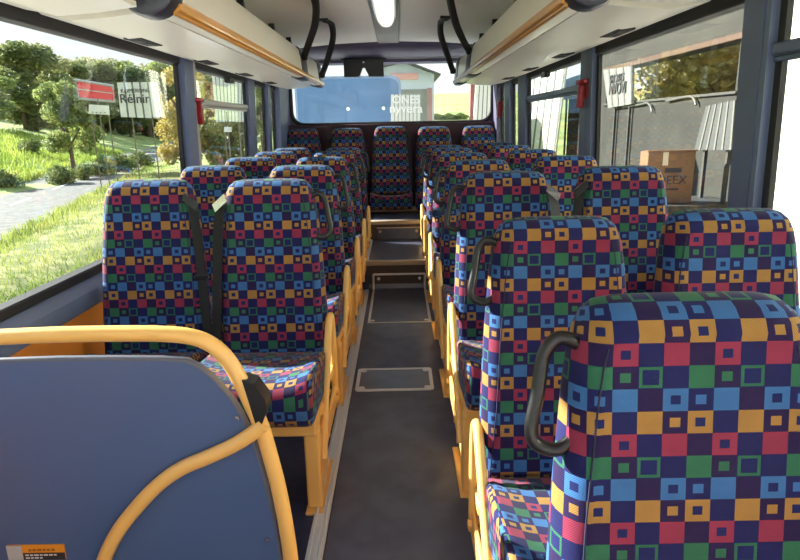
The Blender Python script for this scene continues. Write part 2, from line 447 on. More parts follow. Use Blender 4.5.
# rear bench plinth
a = MB(); a.box((XL+.03, YBN, Z3), (XR-.03, 6.36, H-.84)); add_struct(a, M['bench'], 0)
a = MB(); a.box((AL-.03, YBN-.016, Z3+.012), (AR+.03, YBN-.0005, Z3+.06), .004); add_struct(a, M['nosing'])
a = MB(); a.box((-.13, YBN-.028, Z3+.03), (.05, YBN-.017, Z3+.16), .004); add_struct(a, M['bench'])

# floor hatches in the aisle
def hatch(label, x0, x1, y0, y1, rise=0):
    e = empty('floor_hatch', ((x0+x1)/2, (y0+y1)/2, .0065), label, 'floor hatch')
    cx, cy = (x0+x1)/2, (y0+y1)/2; w = .018
    p = MB(); p.box((x0-cx+.012, y0-cy+.012, 0), (x1-cx-.012, y1-cy-(.012 if not rise else .07), .003)); p.build('hatch_plate', M['vinyl'], e, 0)
    fr = MB(); hx, hy = (x1-x0)/2, (y1-y0)/2
    if not rise:
        o_, i_ = rrect(-hx, hx, -hy, hy, .02), rrect(-hx+.017, hx-.017, -hy+.017, hy-.017, .012)
        n = len(o_); v = [(a_, b_, .006) for a_, b_ in o_]+[(a_, b_, .006) for a_, b_ in i_]+[(a_, b_, 0) for a_, b_ in o_]+[(a_, b_, 0) for a_, b_ in i_]
        fs = []
        for i in range(n):
            j = (i+1) % n; fs += [(i, j, n+j, n+i), (2*n+i, 2*n+j, j, i), (n+i, n+j, 3*n+j, 3*n+i)]
        fr.add(v, fs)
    else:
        # side strips run along the floor, up the curve and close across the riser
        for sx in (-1, 1):
            xx = sx*(hx-.009)
            pts = [(xx, -hy, .003), (xx, hy-.075, .003), (xx, hy-.032, .014), (xx, hy-.018, .05), (xx, hy-.018, rise-.02)]
            fr.tube(smooth_path(pts, 4), .009, 8)
        fr.tube([(-hx+.009, hy-.018, rise-.02), (hx-.009, hy-.018, rise-.02)], .009, 8)
        fr.box((-hx, -hy-.004, 0), (hx, -hy+.004, .004))
    fr.build('hatch_frame', M['metal'], e)
    for bx in (-1, 1):
        spots = ((-1, 0), (1, 0)) if not rise else ((-1, 0), (1, 1))
        for by, up in spots:
            b = MB()
            if not up: b.cyl((bx*(hx-.032), by*(hy-.032) if not rise else -hy+.035, .0045), (0, 0, 1), .015, .004); b.cyl((bx*(hx-.032), by*(hy-.032) if not rise else -hy+.035, .006), (0, 0, 1), .005, .005)
            else: b.cyl((bx*(hx-.05), hy-.016, rise-.055), (0, 1, 0), .012, .006); b.cyl((bx*(hx-.05), hy-.019, rise-.055), (0, 1, 0), .006, .006)
            b.build('bolt', M['metal'], e)
    return e
hatch('small metal-framed hatch flat in the dark aisle floor, four bolts', -.232, .150, 2.66, 2.93)
hatch('long metal-framed hatch running up the first aisle step', -.222, .194, 3.69, Y2, .145)

e = empty('riser_panel', ((AL+AR)/2, Y3-.0125, Z2+.008), 'dark bolted panel on the riser of the second aisle step', 'riser panel')
a = MB(); a.box((-.19, -.006, 0), (.19, 0, .105), .002); a.build('plate', M['vinyl'], e)
a = MB(); a.tube([(-.195, -.006, .108), (.195, -.006, .108)], .006, 8); a.build('top_edge', M['nosing'], e)
for bx in (-1, 1):
    a = MB(); a.cyl((bx*.165, -.008, .075), (0, 1, 0), .013, .005); a.build('bolt', M['nosing'], e)
# ------------------------------------------------------------------ seats
T = .0345                        # one check of the moquette
HB = .595                        # backrest height
def back_outline(inset=0):
    right = [(.183, -.09), (.199, -.082), (.204, -.06), (.200, .12), (.190, .30), (.176, .46), (.168, .52), (.161, .550), (.149, .575), (.130, .590), (.10, .5955), (.05, .597)]
    pts = right+[(0, .597)]+[(-x, z) for x, z in reversed(right)]
    if not inset: return pts
    out = []; n = len(pts)
    for i in range(n):
        p, q = Vector(pts[i-1]), Vector(pts[(i+1) % n]); t = (q-p).normalized(); nrm = Vector((-t.y, t.x))
        out.append((pts[i][0]+nrm.x*inset, pts[i][1]+nrm.y*inset))
    return out
YFR = -.062
def make_back_mesh():
    rings = [(.045, .034), (.02, .030), (.005, .016), (0, -.002), (.003, -.024), (.011, -.043), (.024, -.056), (.040, YFR), (.048, -.060)]
    secs = [[(x, y, z) for x, z in back_outline(i)] for i, y in rings]
    mb = MB(); n = len(secs[0])
    mb.sweep(secs)
    me = mb.mesh('backrest', FAB, 50)
    uv = me.uv_layers.new(name='UVMap')
    arc = [0]*len(rings)
    for k in range(len(rings)-2, -1, -1): arc[k] = arc[k+1]+math.hypot(rings[k][0]-rings[k+1][0], rings[k][1]-rings[k+1][1])
    o0, oF = back_outline(0), back_outline(rings[-1][0])
    dirs = [Vector((a[0]-b[0], a[1]-b[1])).normalized() for a, b in zip(o0, oF)]
    for p in me.polygons:
        for li in p.loop_indices:
            vi = me.loops[li].vertex_index; k, q = vi//n, vi % n
            u, v = oF[q][0]+dirs[q].x*arc[k], oF[q][1]+dirs[q].y*arc[k]
            uv.data[li].uv = (u/T+3.5, (HB-v)/(T*.905)+3.40)
    for v in me.vertices: v.co.y += v.co.z*.155
    return me
BACK = make_back_mesh()
def make_piping_mesh():
    mb = MB(); pts = [(x, -.0605+z*.155, z) for x, z in back_outline(.036)]
    for sg in (-1, 1):
        side = sorted([p for p in pts if p[0]*sg > .09 and p[2] < .548], key=lambda p: p[2]); mb.tube(side, .0016, 6)
    return mb.mesh('seam', mat('navy_seam', (24, 26, 60), .8), 60)
PIPE = make_piping_mesh()
def make_cushion_mesh():
    prof = [(0, -.11), (0, -.02), (-.02, 0), (-.12, .004), (-.24, .010), (-.34, .018), (-.40, .020), (-.44, .010), (-.462, -.015), (-.468, -.05), (-.460, -.095), (-.44, -.115), (-.30, -.12), (-.10, -.12)]
    cen = Vector((-.23, -.05)); secs = []; arc = [0]
    for i in range(1, len(prof)): arc.append(arc[-1]+(Vector(prof[i])-Vector(prof[i-1])).length)
    xs = [(-.204, .03), (-.203, .018), (-.196, .005), (-.18, 0), (-.14, 0), (-.09, 0), (-.03, 0), (.03, 0), (.09, 0), (.14, 0), (.18, 0), (.196, .005), (.203, .018), (.204, .03)]
    for x, ins in xs:
        q = []
        for y, z in prof:
            p = Vector((y, z)); d = (cen-p); d.y *= 2.2; p = p+d.normalized()*ins
            up = .036*(abs(x)/.2)**3 if z > -.03 and y < -.05 else 0
            q.append((x, p.x, p.y+up))
        secs.append(q)
    mb = MB(); mb.sweep(secs); n = len(prof)
    me = mb.mesh('cushion', FAB, 60)
    uv = me.uv_layers.new(name='UVMap')
    for v in me.vertices: v.co.z += -.012 - v.co.y*.075
    for p in me.polygons:
        for li in p.loop_indices:
            vi = me.loops[li].vertex_index; x, y, z = me.vertices[vi].co
            if len(p.vertices) > 4 or abs(p.normal.x) > .7: u, v = y, -z
            else: u, v = x, arc[vi % n]
            if len(p.vertices) == 4 and abs(p.normal.x) <= .7 and set(i % n for i in p.vertices) & {0} and set(i % n for i in p.vertices) & {n-1}:
                v = 0 if False else -z
            uv.data[li].uv = (u/T+3.5, v/T+1.3)
    return me
CUSH = make_cushion_mesh()
CZ = .475                        # cushion top at its rear
def mesh_of(fn, name, m, smooth=40):
    mb = MB(); fn(mb); return mb.mesh(name, m, smooth)
def handle_mesh(s):
    pts = [(.150, -.02, .520), (.172, -.024, .533), (.190, -.024, .532), (.206, -.022, .508), (.215, -.026, .455), (.224, -.03, .415), (.221, -.03, .392), (.205, -.03, .380), (.185, -.03, .378), (.165, -.028, .392)]
    mb = MB(); mb.tube(smooth_path([(s*x, y+z*.155, z) for x, y, z in pts], 4), .0105, 10, flat=.9)
    return mb.mesh('grab_handle', M['black'], 60)
HAND = {s: handle_mesh(s) for s in (-1, 1)}
def ribbon(pts, w, t, side):
    """flat strap: points of its centre line, width direction mostly x"""
    secs = []
    for p in pts:
        x, y, z = p; secs.append([(x-w/2, y, z), (x+w/2, y-.003, z), (x+w/2, y-.003+t, z), (x-w/2, y+t, z)])
    return MB().sweep(secs)
def belt_mesh(s, m):
    pts = []
    for x, z in ((.168, .52), (.176, .47), (.182, .42), (.188, .34), (.192, .26), (.198, .16), (.205, .06), (.208, .01)):
        off = -.068 if z < .5 else -.05
        pts.append((s*x, z*.155+off, z))
    return ribbon(pts, .034, .004, s).mesh('belt', m, 50)
BELT = {s: belt_mesh(s, M['belt']) for s in (-1, 1)}
LIT_BELT = {s: belt_mesh(s, M['litbelt']) for s in (-1, 1)}
def guide_mesh(s, m):
    mb = MB(); z = .50; y = z*.155
    A = [(s*.140, y-.064, .528), (s*.150, y-.064, .553), (s*.196, y-.062, .515), (s*.186, y-.064, .488)]
    mb.hexa(A, [(p[0], p[1]-.012, p[2]) for p in A]); return mb.mesh('belt_guide', m, 30)
GUIDE = {(s, k): guide_mesh(s, m) for s in (-1, 1) for k, m in (('b', M['black']), ('w', M['chrome']))}
def clip_mesh(s):
    mb = MB(); x = s*.193; z = .25; y = z*.155
    mb.box((x-.026, y-.078, z-.009), (x+.026, y-.060, z+.009), .004); return mb.mesh('belt_clip', M['black'], 30)
CLIP = {s: clip_mesh(s) for s in (-1, 1)}
def beam_fn(mb):
    mb.box((-.20, -.445, .29), (.20, -.40, .345), .006); mb.box((-.20, -.06, .29), (.20, -.02, .345), .006)
    mb.box((-.20, -.40, .30), (-.16, -.06, .345), .004); mb.box((.16, -.40, .30), (.20, -.06, .345), .004)
BEAM = mesh_of(beam_fn, 'seat_frame', M['yellow'], 30)
def leg_mesh(s, low):
    mb = MB(); x0, x1 = s*.155, s*.205
    mb.box((x0, -.445, low+.012), (x1, -.385, .290), .006)                         # box post
    tri = [(-.385, low+.02), (-.15, low+.02), (-.15, low+.06), (-.27, .25), (-.36, .290), (-.385, .290)]
    mb.prism(tri, lambda p, t: (s*(.170+.020*t), p[0], p[1]))                      # gusset plate
    mb.box((s*.150, -.47, low+.0), (s*.215, -.14, low+.012), .003)                 # foot plate
    return mb.mesh('leg', M['yellow'], 30)
def sideframe_mesh(s, low):
    x = s*.209
    pts = [(-.36, max(low+.05, .16)), (-.29, .27), (-.14, .43), (-.045, .525), (-.015, .545), (.012, .545), (.035, .52), (.05, .46), (.055, .36), (.055, max(low+.05, .18))]
    mb = MB(); mb.tube(smooth_path([(x, y, z) for y, z in pts], 4), .0138, 10)
    z1 = max(low+.05, .20)
    mb.box((x-.007, -.33, max(low+.04, .17)), (x+.007, .055, z1+.045), .004)       # lower tie bar
    for yy in (-.30, .03): mb.cyl((x, yy, z1+.02), (1, 0, 0), .013, .036)
    mb.box((s*.196, -.32, .30), (x, -.28, .33), .003); mb.box((s*.196, -.05, .30), (x, .06, .33), .003)
    return mb.mesh('side_frame', M['yellow'], 40)
LEG, SIDE = {}, {}
def put_seat(x, ybase, dz, low, side, aisle, label, group, belt=None, guide='b', clip=False, bench=False, drop=0):
    """side: -1 left of the aisle, +1 right. Local origin on the floor level of the eye, at the foot of the backrest."""
    s_aisle = -side
    e = empty('bus_seat', (x, ybase, 0), label, 'bus seat', group)
    b = link_mesh('backrest', BACK, e, (0, 0, CZ+dz-.015))
    link_mesh('seam', PIPE, b)
    zb = CZ+dz-.015; dz -= drop
    link_mesh('cushion', CUSH, e, (0, -.044, CZ+dz-(.10 if bench else .035)))
    sb = -s_aisle if aisle else s_aisle          # shoulder belts meet between the two seats of a pair
    if belt:
        bl = link_mesh('belt', (LIT_BELT if belt == 'g' else BELT)[sb], e, (0, 0, zb))
        link_mesh('belt_guide', GUIDE[(sb, guide)], bl)
        if clip: link_mesh('belt_clip', CLIP[sb], bl)
    if bench: return e
    link_mesh('seat_frame', BEAM, e, (0, .02, dz-.012))
    lowl = low-dz
    sl = s_aisle
    key = (sl if aisle else -sl, round(lowl, 3))
    if key not in LEG: LEG[key] = leg_mesh(*key)
    link_mesh('leg', LEG[key], e, (0, .035, dz))
    if aisle:
        if key not in SIDE: SIDE[key] = sideframe_mesh(*key)
        link_mesh('side_frame', SIDE[key], e, (0, 0, dz))
        link_mesh('grab_handle', HAND[s_aisle], e, (0, 0, zb+.008))
    return e

ORD = ['first', 'second', 'third', 'fourth', 'fifth', 'sixth', 'seventh']
LY = [2.16, 2.94, 3.72, 4.50, 5.22]
for i, y in enumerate(LY):
    low = 0 if y-.47 < Y2-.1 and y < Y2+.2 else Z2
    if i == 3: low = 0
    loc = ['just behind the blue yellow-railed screen', 'one row behind the seat nearest the blue screen', 'in the middle row of the left block', 'second last before the back bench', 'last before the back bench'][i]
    put_seat(-.48, y, .006, low, -1, True, 'left-hand aisle seat, %s row, %s' % (ORD[i], loc), 'checked seats left of the aisle', 'b' if i < 2 else None, 'w')
    w = ['behind the yellow rail, black belt on its shoulder', 'next to the first window pillar', 'next to the window with the top vent', 'by the narrow rear window', 'in the rear corner before the bench'][i]
    put_seat(-.922, y, .012, low, -1, False, 'left-hand window seat, %s row, %s' % (ORD[i], w), 'checked seats left of the aisle', 'b' if i < 2 else None, 'b', i == 0)
RY = [.735, 1.455, 2.235, 3.015, 3.795, 4.555, 5.22]
for i, y in enumerate(RY):
    dz = -.047 if i == 0 else (-.045 if i == 1 else .012)
    low = 0 if i < 6 else Z2
    loc = ['nearest seat with a large black grab loop', 'with a black grab loop, just behind the nearest seat', 'with a lit-grey belt on its right shoulder', 'midway along the right block', 'third from the back bench', 'second from the back bench', 'last before the back bench'][i]
    put_seat(.405, y, dz, low, 1, True, 'right-hand aisle seat, %s row, %s' % (ORD[i], loc), 'checked seats right of the aisle', 'g' if i in (2, 3) else None, 'w', drop=.035 if i < 2 else 0)
    if i > 0:
        w = [None, 'low by the slate pillar', 'below the cardboard box outside', 'below the red hammer', 'beside the vented window', 'by the narrow rear window', 'in the rear corner before the bench'][i]
        put_seat(.845, y, dz+.012, low, 1, False, 'right-hand window seat, %s row, %s' % (ORD[i], w), 'checked seats right of the aisle', 'b' if i in (2, 3) else None, 'b', drop=.035 if i < 2 else 0)
BX = [-.97, -.52, -.078, .365, .82]
BL = ['in the left corner', 'second from the left corner', 'in the middle', 'second from the right corner', 'in the right corner']
for i, x in enumerate(BX):
    put_seat(x, 6.22, H-.612-CZ+(.012 if i == 2 else 0), 0, -1, i != 2, 'checked seat of the back bench %s under the rear window' % BL[i], 'back bench seats', 'b' if i in (1, 2) else None, 'b', bench=True)

# ------------------------------------------------------------------ luggage racks
def rack_profile(s):             # closed cross-section of the lip, x towards the aisle is -s
    return [(0, 0), (.012, -.012), (.05, -.014), (.085, 0), (.10, .04), (.095, .10), (.078, .16), (.058, .193), (.036, .198), (.020, .18), (.010, .12), (.003, .05)]
def rack(side, xl, y0, y1, mid, label, ext=0):
    s = side; zl = H+.362
    e = empty('luggage_rack', (xl, y0, zl), label, 'luggage rack', 'overhead luggage racks')
    X = lambda u: s*u
    lip = MB(); lip.sweep([[(X(u), y, z) for u, z in rack_profile(s)] for y in (0.05, y1-y0-.05)]); lip.build('lip', M['cream'], e)
    # underside tray to the wall, bowed
    xw_ = abs((wx(s, TOP)-s*.008)-xl)
    tray = MB(); top = [(.085, .012), (.2, .02), (.33, .03), (xw_-.06, .045), (xw_, .06)]; bot = [(xw_, .02), (xw_-.03, -.006), (xw_-.12, -.022), (.33, -.026), (.2, -.018), (.085, -.004)]
    tray.sweep([[(X(u), y, z) for u, z in top+bot] for y in (0.02, y1-y0-.02+ext)]); tray.build('tray', M['cream'], e)
    rl = MB(); rl.sweep([[(X(-.003), y, -.010), (X(-.003), y, .036), (X(.006), y, .036), (X(.006), y, -.014)] for y in (.03, y1-y0-.04)])
    rl.tube([(X(-.006), .03, .012), (X(-.006), y1-y0-.01, .012)], .016, 8, flat=.7)
    rl.build('rail_strip', M['orange'], e)
    caps = [(0, .06), (y1-y0-.06, .06)] if not mid else [(0, .06), (mid-.28-y0, .28), (y1-y0-.26, .26)]
    for yc, cl_ in caps:
        if yc == 0 and mid:
            d = MB(); el = [(.066+.094*math.cos(2*PI*k/28), .066+.092*math.sin(2*PI*k/28)) for k in range(28)]
            d.sweep([[(X(.066+(u-.066)*k), dy, .066+(z-.066)*k) for u, z in el] for dy, k in ((-.03, .82), (-.024, .94), (-.008, 1), (.05, 1))]); cc = d.build('end_cap', M['cap'], e)
            h = MB(); h.cyl((X(.07), -.033, .06), (0, 1, 0), .026, .006, 16); h.build('cap_plug', M['black'], cc)
            continue
        c = MB()
        sc = [(1.0, 0), (1.05, .012), (1.05, cl_-.012), (1.0, cl_)]
        cen = (.05, .09)
        c.sweep([[(X(cen[0]+(u-cen[0])*k*1.08), yc+dy, cen[1]+(z-cen[1])*k*1.05) for u, z in rack_profile(s)] for k, dy in sc]); cc = c.build('end_cap', M['cap'], e)
        if cl_ != .28:
            h = MB(); h.cyl((X(.072), yc-.033 if yc == 0 else yc+cl_+.0035, .06), (0, 1, 0), .026, .006, 16); h.build('cap_plug', M['black'], cc)
    # dark vents let into the tray by the wall
    yy = .55
    k = 0
    while yy < y1-y0-.2:
        v = MB(); v.box((X(xw_-.17), yy-.11, -.0275), (X(xw_-.10), yy+.11, -.018), .003)
        v.box((X(xw_-.155), yy-.09, -.030), (X(xw_-.12), yy-.01, -.0276)); v.box((X(xw_-.155), yy+.01, -.030), (X(xw_-.12), yy+.09, -.0276))
        v.build('air_vent', M['rubber'], e, 30); yy += .82
    for yb in ([.5, 1.15, 1.9, 2.5] if y1-y0 > 2.6 else [.7]):
        b = MB(); b.prism([(0, 0), (.09, .0), (.03, .06)], lambda p, t: (X(.05+.035*t), yb+p[0], .190+p[1])); b.build('bracket', M['black'], e, 30)
    return e
XLL, XLR = -.70, .54
rack(-1, XLL, -1.2, 1.70, None, 'cream rack with orange strip above the large left window, nearest part', .29)
rack(-1, XLL, 2.03, 5.95, 4.98, 'long cream rack with orange strip over the left seats, ending at rear window')
rack(1, XLR, -1.2, 1.70, None, 'cream rack above the front right window, nearest part', .29)
rack(1, XLR, 2.03, 5.95, 4.98, 'long cream rack with orange strip over the right seats, ending at rear window')

# grab straps from ceiling to rack lip
def strap(pix_top, pix_pts, yb, yt, label):
    n = len(pix_pts); pts = []
    for k, (px, py) in enumerate(pix_pts):
        t = k/(n-1); pts.append(atY(px, py, yt+(yb-yt)*t))
    e = empty('grab_rail', pts[-1], label, 'grab rail', 'black grab rails at the rack ends')
    o = pts[-1]
    b = MB(); b.tube(smooth_path([p-o for p in pts], 5), .024, 10); b.build('bar', M['rubber'], e)
    m = MB(); c = pts[0]-o; m.box((c.x-.05, c.y-.03, c.z-.012), (c.x+.03, c.y+.03, c.z+.02), .006); m.build('mount', M['black'], e)
    f_ = MB(); f_.cyl((0, 0, 0), (0, .4, 1), .026, .03); f_.build('foot', M['black'], e)
    return e
strap(None, [(312, -12), (316, 6), (315, 24), (310, 40), (304, 57)], 4.75, 3.75, 'black curved grab rail left of the roof light, nearer of the two')
strap(None, [(324, 19), (331, 23), (333, 38), (328, 58), (322, 75)], 5.40, 4.62, 'black hooked grab rail at the tip of the left rack')
strap(None, [(449, -12), (451, 4), (456, 24), (462, 38), (469, 51)], 4.75, 3.75, 'black curved grab rail right of the roof light, nearer of the two')
strap(None, [(447, 17), (441, 21), (441, 36), (447, 54), (453, 71)], 5.40, 4.62, 'black hooked grab rail at the tip of the right rack')

# ceiling light
def ceiling_light():
    yl0, yl1 = -.8, 4.95; xc = -.075; zc = H+.748
    e = empty('ceiling_light', (xc, yl0, zc), 'long chrome strip light along the middle of the ceiling', 'ceiling light')
    c = MB(); c.box((-.10, 0, -.014), (.10, 6.02-yl0, .02), .008); c.build('channel', mat('light_channel', (150, 146, 138), .4, .3), e)
    d = MB(); secs = []
    L = yl1-yl0
    for y, k in ((.1, .6), (.16, .9), (.25, 1), (L-.5, 1), (L-.25, .92), (L-.1, .7), (L-.02, .35), (L, .1)):
        secs.append([(.065*k*math.cos(t), y, -.0145-.035*min(1, k+.1)*math.sin(t)) for t in [PI*j/10 for j in range(11)]])
    d.sweep(secs, closed=True); d.build('lens', M['lamp'], e)
    fr = MB()
    for sx in (-1, 1): fr.box((sx*.078, .1, -.022), (sx*.068, L-.35, -.012), .003)
    fr.build('chrome_edge', M['chrome'], e)
ceiling_light()

# box over the rear window
p0 = atY(344, 64, 6.34); p1 = atY(384, 80, 6.34)
e = empty('rear_camera_box', ((p0.x+p1.x)/2, 6.34, H+.628), 'black box with a notch hanging over the middle of the rear window', 'camera box')
wv, hv = (p1.x-p0.x)/2, .165
b = MB(); b.prism([(-wv, 0), (-wv, -hv), (-.045, -hv), (-.012, -.08), (.012, -.08), (.05, -hv), (wv, -hv), (wv, 0)], lambda p, t: (p[0], -.05+.09*t, p[1])); b.build('housing', M['black'], e, 30)
b = MB(); b.cyl((0, -.053, -.03), (0, 1, 0), .009, .008); b.build('screw', M['metal'], e)
b = MB(); b.box((-wv-.03, -.02, .0), (wv+.03, .03, .012), .003); b.build('bracket', M['rubber'], e)

# emergency hammers
def hammer(p, s, label):
    e = empty('emergency_hammer', p, label, 'emergency hammer', 'red emergency hammers')
    b = MB(); b.box((-.016, -.02, -.10), (.016, .02, .02), .006)
    for k in range(6): b.box((-.018, -.022, -.092+k*.014), (.018, .022, -.086+k*.014), .001)
    b.build('handle', M['red'], e)
    h = MB(); h.box((-.02, -.05, .021), (.02, .045, .045), .007); h.cyl((0, -.058, .033), (0, 1, 0), .008, .02); h.build('head', M['red'], e)
    m = MB(); m.box((s*.0161, -.03, -.05), (s*.03, .03, .05), .003); m.build('holder', M['red'], e)
hammer((wx(-1, 1.4)+.022, 3.60, H+.12), -1, 'red hammer on the pillar beside the large left window')
hammer((wx(1, 1.4)-.052, 3.36, H+.165), 1, 'red hammer at the end of the vent bar, right side window')
hammer((wx(1, 1.4)-.09, 5.80, H+.14), 1, 'red hammer on the pillar by the right rear corner')

# ------------------------------------------------------------------ front screen with yellow rails
SY = 1.27
def sp(px, py, dy=0): return atY(px, py, SY+dy)
o = Vector((-.70, SY, 0))
e = empty('modesty_screen', o, 'blue-grey screen with bent yellow rails standing in front of the left seats', 'screen')
def rel(pts): return [p-o for p in pts]
top = rel([sp(x, y) for x, y in ((-160, 345), (0, 337), (60, 334.5), (120, 333.5), (165, 334), (192, 337), (212, 345), (228, 360), (240, 380), (252, 405), (262, 428), (270, 455), (278, 485), (285, 520), (291, 560), (294, 600))])
t2 = sp(296, 640)-o; top.append(Vector((t2.x, t2.y, .0)))
r_top = MB(); r_top.tube(smooth_path(top, 4), .0185, 14); r_top.build('handrail', M['yellow'], e, 60)
br = rel([sp(x, y, -.012) for x, y in ((264, 424), (250, 435), (232, 446), (208, 457), (182, 468), (158, 485), (136, 508), (117, 533), (104, 560), (92, 600))])
r2 = MB(); r2.tube(smooth_path(br, 4), .0175, 14); r2.build('brace_rail', M['yellow'], e, 60)
poly = [(-170, 376), (0, 361.5), (60, 359.5), (110, 359), (160, 359.5), (186, 361), (200, 367), (216, 381), (230, 397), (241, 414), (251, 436), (260, 462), (268, 495), (276, 530), (282, 570)]
pp = [sp(x, y, .012)-o for x, y in poly]
pp.append(Vector((pp[-1].x+.02, pp[-1].y, .09))); pp.append(Vector((pp[0].x, pp[0].y, .09)))
pn = MB(); pn.prism([(p.x, p.z) for p in pp], lambda p, t: (p[0], .004+.018*t, p[1])); pn.build('panel', M['screen'], e, 30)
eg = MB(); eg.tube([(p.x, .013, p.z) for p in pp[:-2]], .0095, 8); eg.build('edge_trim', mat('dark_edge_trim', (92, 96, 112), .5), e, 60)
cl = MB(); c0, c1 = sp(247, 378, .0)-o, sp(262, 418, .0)-o
A = [(244, 377), (256, 381), (267, 396), (269, 406), (264, 420), (258, 422)]
cl.prism([((sp(*q)-o).x, (sp(*q)-o).z) for q in A], lambda p, t: (p[0], -.02+.05*t, p[1])); cl.build('clamp', M['black'], e, 30)
sc = MB(); q = sp(267, 540, -.0)-o; sc.cyl((q.x, .002, q.z), (0, 1, 0), .006, .006); sc.build('screw', M['chrome'], e)
sc = MB(); q = sp(237, 418, -.0)-o; sc.cyl((q.x, .002, q.z), (0, 1, 0), .006, .006); sc.build('screw', M['chrome'], e)
st = MB(); q0, q1 = sp(6, 546, .0)-o, sp(66, 559, .0)-o
st.box((q0.x, .0, q1.z), (q1.x, .0039, q0.z)); so = st.build('warning_sticker', M['sticker'], e, 0); so['label'] = 'orange and grey warning sticker'
st = MB(); st.box((q0.x, -.001, q1.z), (q0.x+(q1.x-q0.x)*.26, -.0001, q0.z)); st.build('sticker_pictogram', mat('sticker_grey', (178, 180, 184), .5), so, 0)
st = MB(); st.box((q0.x+(q1.x-q0.x)*.27, -.001, q1.z), (q1.x, -.0001, q1.z+(q0.z-q1.z)*.48)); st.build('sticker_band', M['darkprint'], so, 0)
st = MB()
for k, wd in ((.34, .55), (.14, .3)):
    x = q0.x+(q1.x-q0.x)*.31
    while x < q0.x+(q1.x-q0.x)*(.31+wd):
        ln = random.uniform(.006, .014); z = q1.z+(q0.z-q1.z)*k; st.box((x, -.0016, z-.0018), (x+ln, -.0011, z+.0018)); x += ln+.003
st.build('small_print', M['white'], so, 0)
st = MB(); x = q0.x+(q1.x-q0.x)*.38
while x < q1.x-.02:
    ln = random.uniform(.006, .012); z = q1.z+(q0.z-q1.z)*.68; st.box((x, -.0009, z-.003), (x+ln, -.0001, z+.003)); x += ln+.003
st.build('sticker_heading', mat('brown_print', (150, 92, 30), .6), so, 0)

# ------------------------------------------------------------------ outside
GZ = -.75
grass_soil = two_tone('verge_turf', (96, 104, 54), (144, 142, 84), 2.5, .95, .4)
field = two_tone('meadow_turf', (124, 144, 74), (172, 180, 104), .35, .95, .3)
asphalt = two_tone('road_asphalt', (98, 97, 94), (120, 118, 113), 6, .9, .15)
def ground(name, pts, nx, m, fn):
    mb = MB()
    return mb
_a, _b = atZ(0, 247, GZ), atZ(176, 153, GZ); _c, _d = atZ(0, 191, GZ), atZ(152, 145, GZ)
def road_x(y, k):
    n = _a.x+(_b.x-_a.x)*(y-_a.y)/(_b.y-_a.y); f_ = _c.x+(_d.x-_c.x)*(y-_c.y)/(_d.y-_c.y)
    return n+(min(f_, n-1.5)-n)*k
def hz(x, y):
    """ground height outside: flat by the bus, rising beyond the road and behind"""
    d = road_x(y, 1) - x - .3                     # distance beyond the far road edge
    h = GZ
    if x < -2 and d > 0: h += min(d, 12)*.20 + max(0, min(d, 70)-12)*.15 + .2*min(1, d/2)
    if y > 26 and x > -14: h += (y-26)*.068*min(1, (x+14)/6)
    return h
def grid(name, x0, x1, nx, y0, y1, ny, m, kind='structure'):
    vs = []; fs = []
    for j in range(ny+1):
        for i in range(nx+1):
            x = x0+(x1-x0)*i/nx; y = y0+(y1-y0)*j/ny
            vs.append((x, y, hz(x, y)+random.uniform(-.05, .05)*(1 if x < -11 else .0)))
    for j in range(ny):
        for i in range(nx):
            a_ = j*(nx+1)+i; fs.append((a_, a_+1, a_+nx+2, a_+nx+1))
    mb = MB(); mb.add(vs, fs); o = mb.build(name, m, None, 80); o['kind'] = kind; return o
grid('ground', -150, 60, 84, -20, 170, 76, field)
# the road: a strip bearing away to the left
rd = MB(); vs = []; fs = []
ys = [-20+2.5*i for i in range(53)]
for y in ys:
    for k in (0, .25, .5, .75, 1): x = road_x(y, k); vs.append((x, y, max(hz(x, y), GZ)+.035))
for j in range(len(ys)-1):
    for i in range(4): a_ = j*5+i; fs.append((a_, a_+1, a_+6, a_+5))
rd.add(vs, fs); o = rd.build('road', asphalt, None, 80); o['kind'] = 'structure'
ml = MB()
y = -6
while y < 60:
    ml.add([(road_x(yy, .5+kk), yy, GZ+.041) for yy, kk in ((y, -.016), (y, .016), (y+1.8, .016), (y+1.8, -.016))], [(0, 1, 2, 3)]); y += 4.5
o = ml.build('road_marking', mat('road_paint', (222, 220, 210), .8), None, 0); o['kind'] = 'structure'
lb = MB(); lb.box((-4.2, -14, GZ-.2), (4.15, 16, GZ+.06)); o = lb.build('bounce_slab', two_tone('pale_bounce_slab', (206, 204, 200), (224, 222, 218), 2.0, .85, .1), None, 0); o['kind'] = 'structure'  # added slab, unseen below the sills, bounces sunlight up to the ceiling
# near verge soil
vg = MB(); vs = []; fs = []
ys2 = [-8+1.0*i for i in range(60)]
for y in ys2:
    for k in range(5):
        xa, xb = -4.2, min(-4.4, road_x(y, -.01)); vs.append((xa+(xb-xa)*k/4, y, GZ+.03+(.12 if k in (1, 2, 3) else 0)))
for j in range(len(ys2)-1):
    for i in range(4): a_ = j*5+i; fs.append((a_, a_+1, a_+6, a_+5))
vg.add(vs, fs); o = vg.build('verge', grass_soil, None, 80); o['kind'] = 'structure'

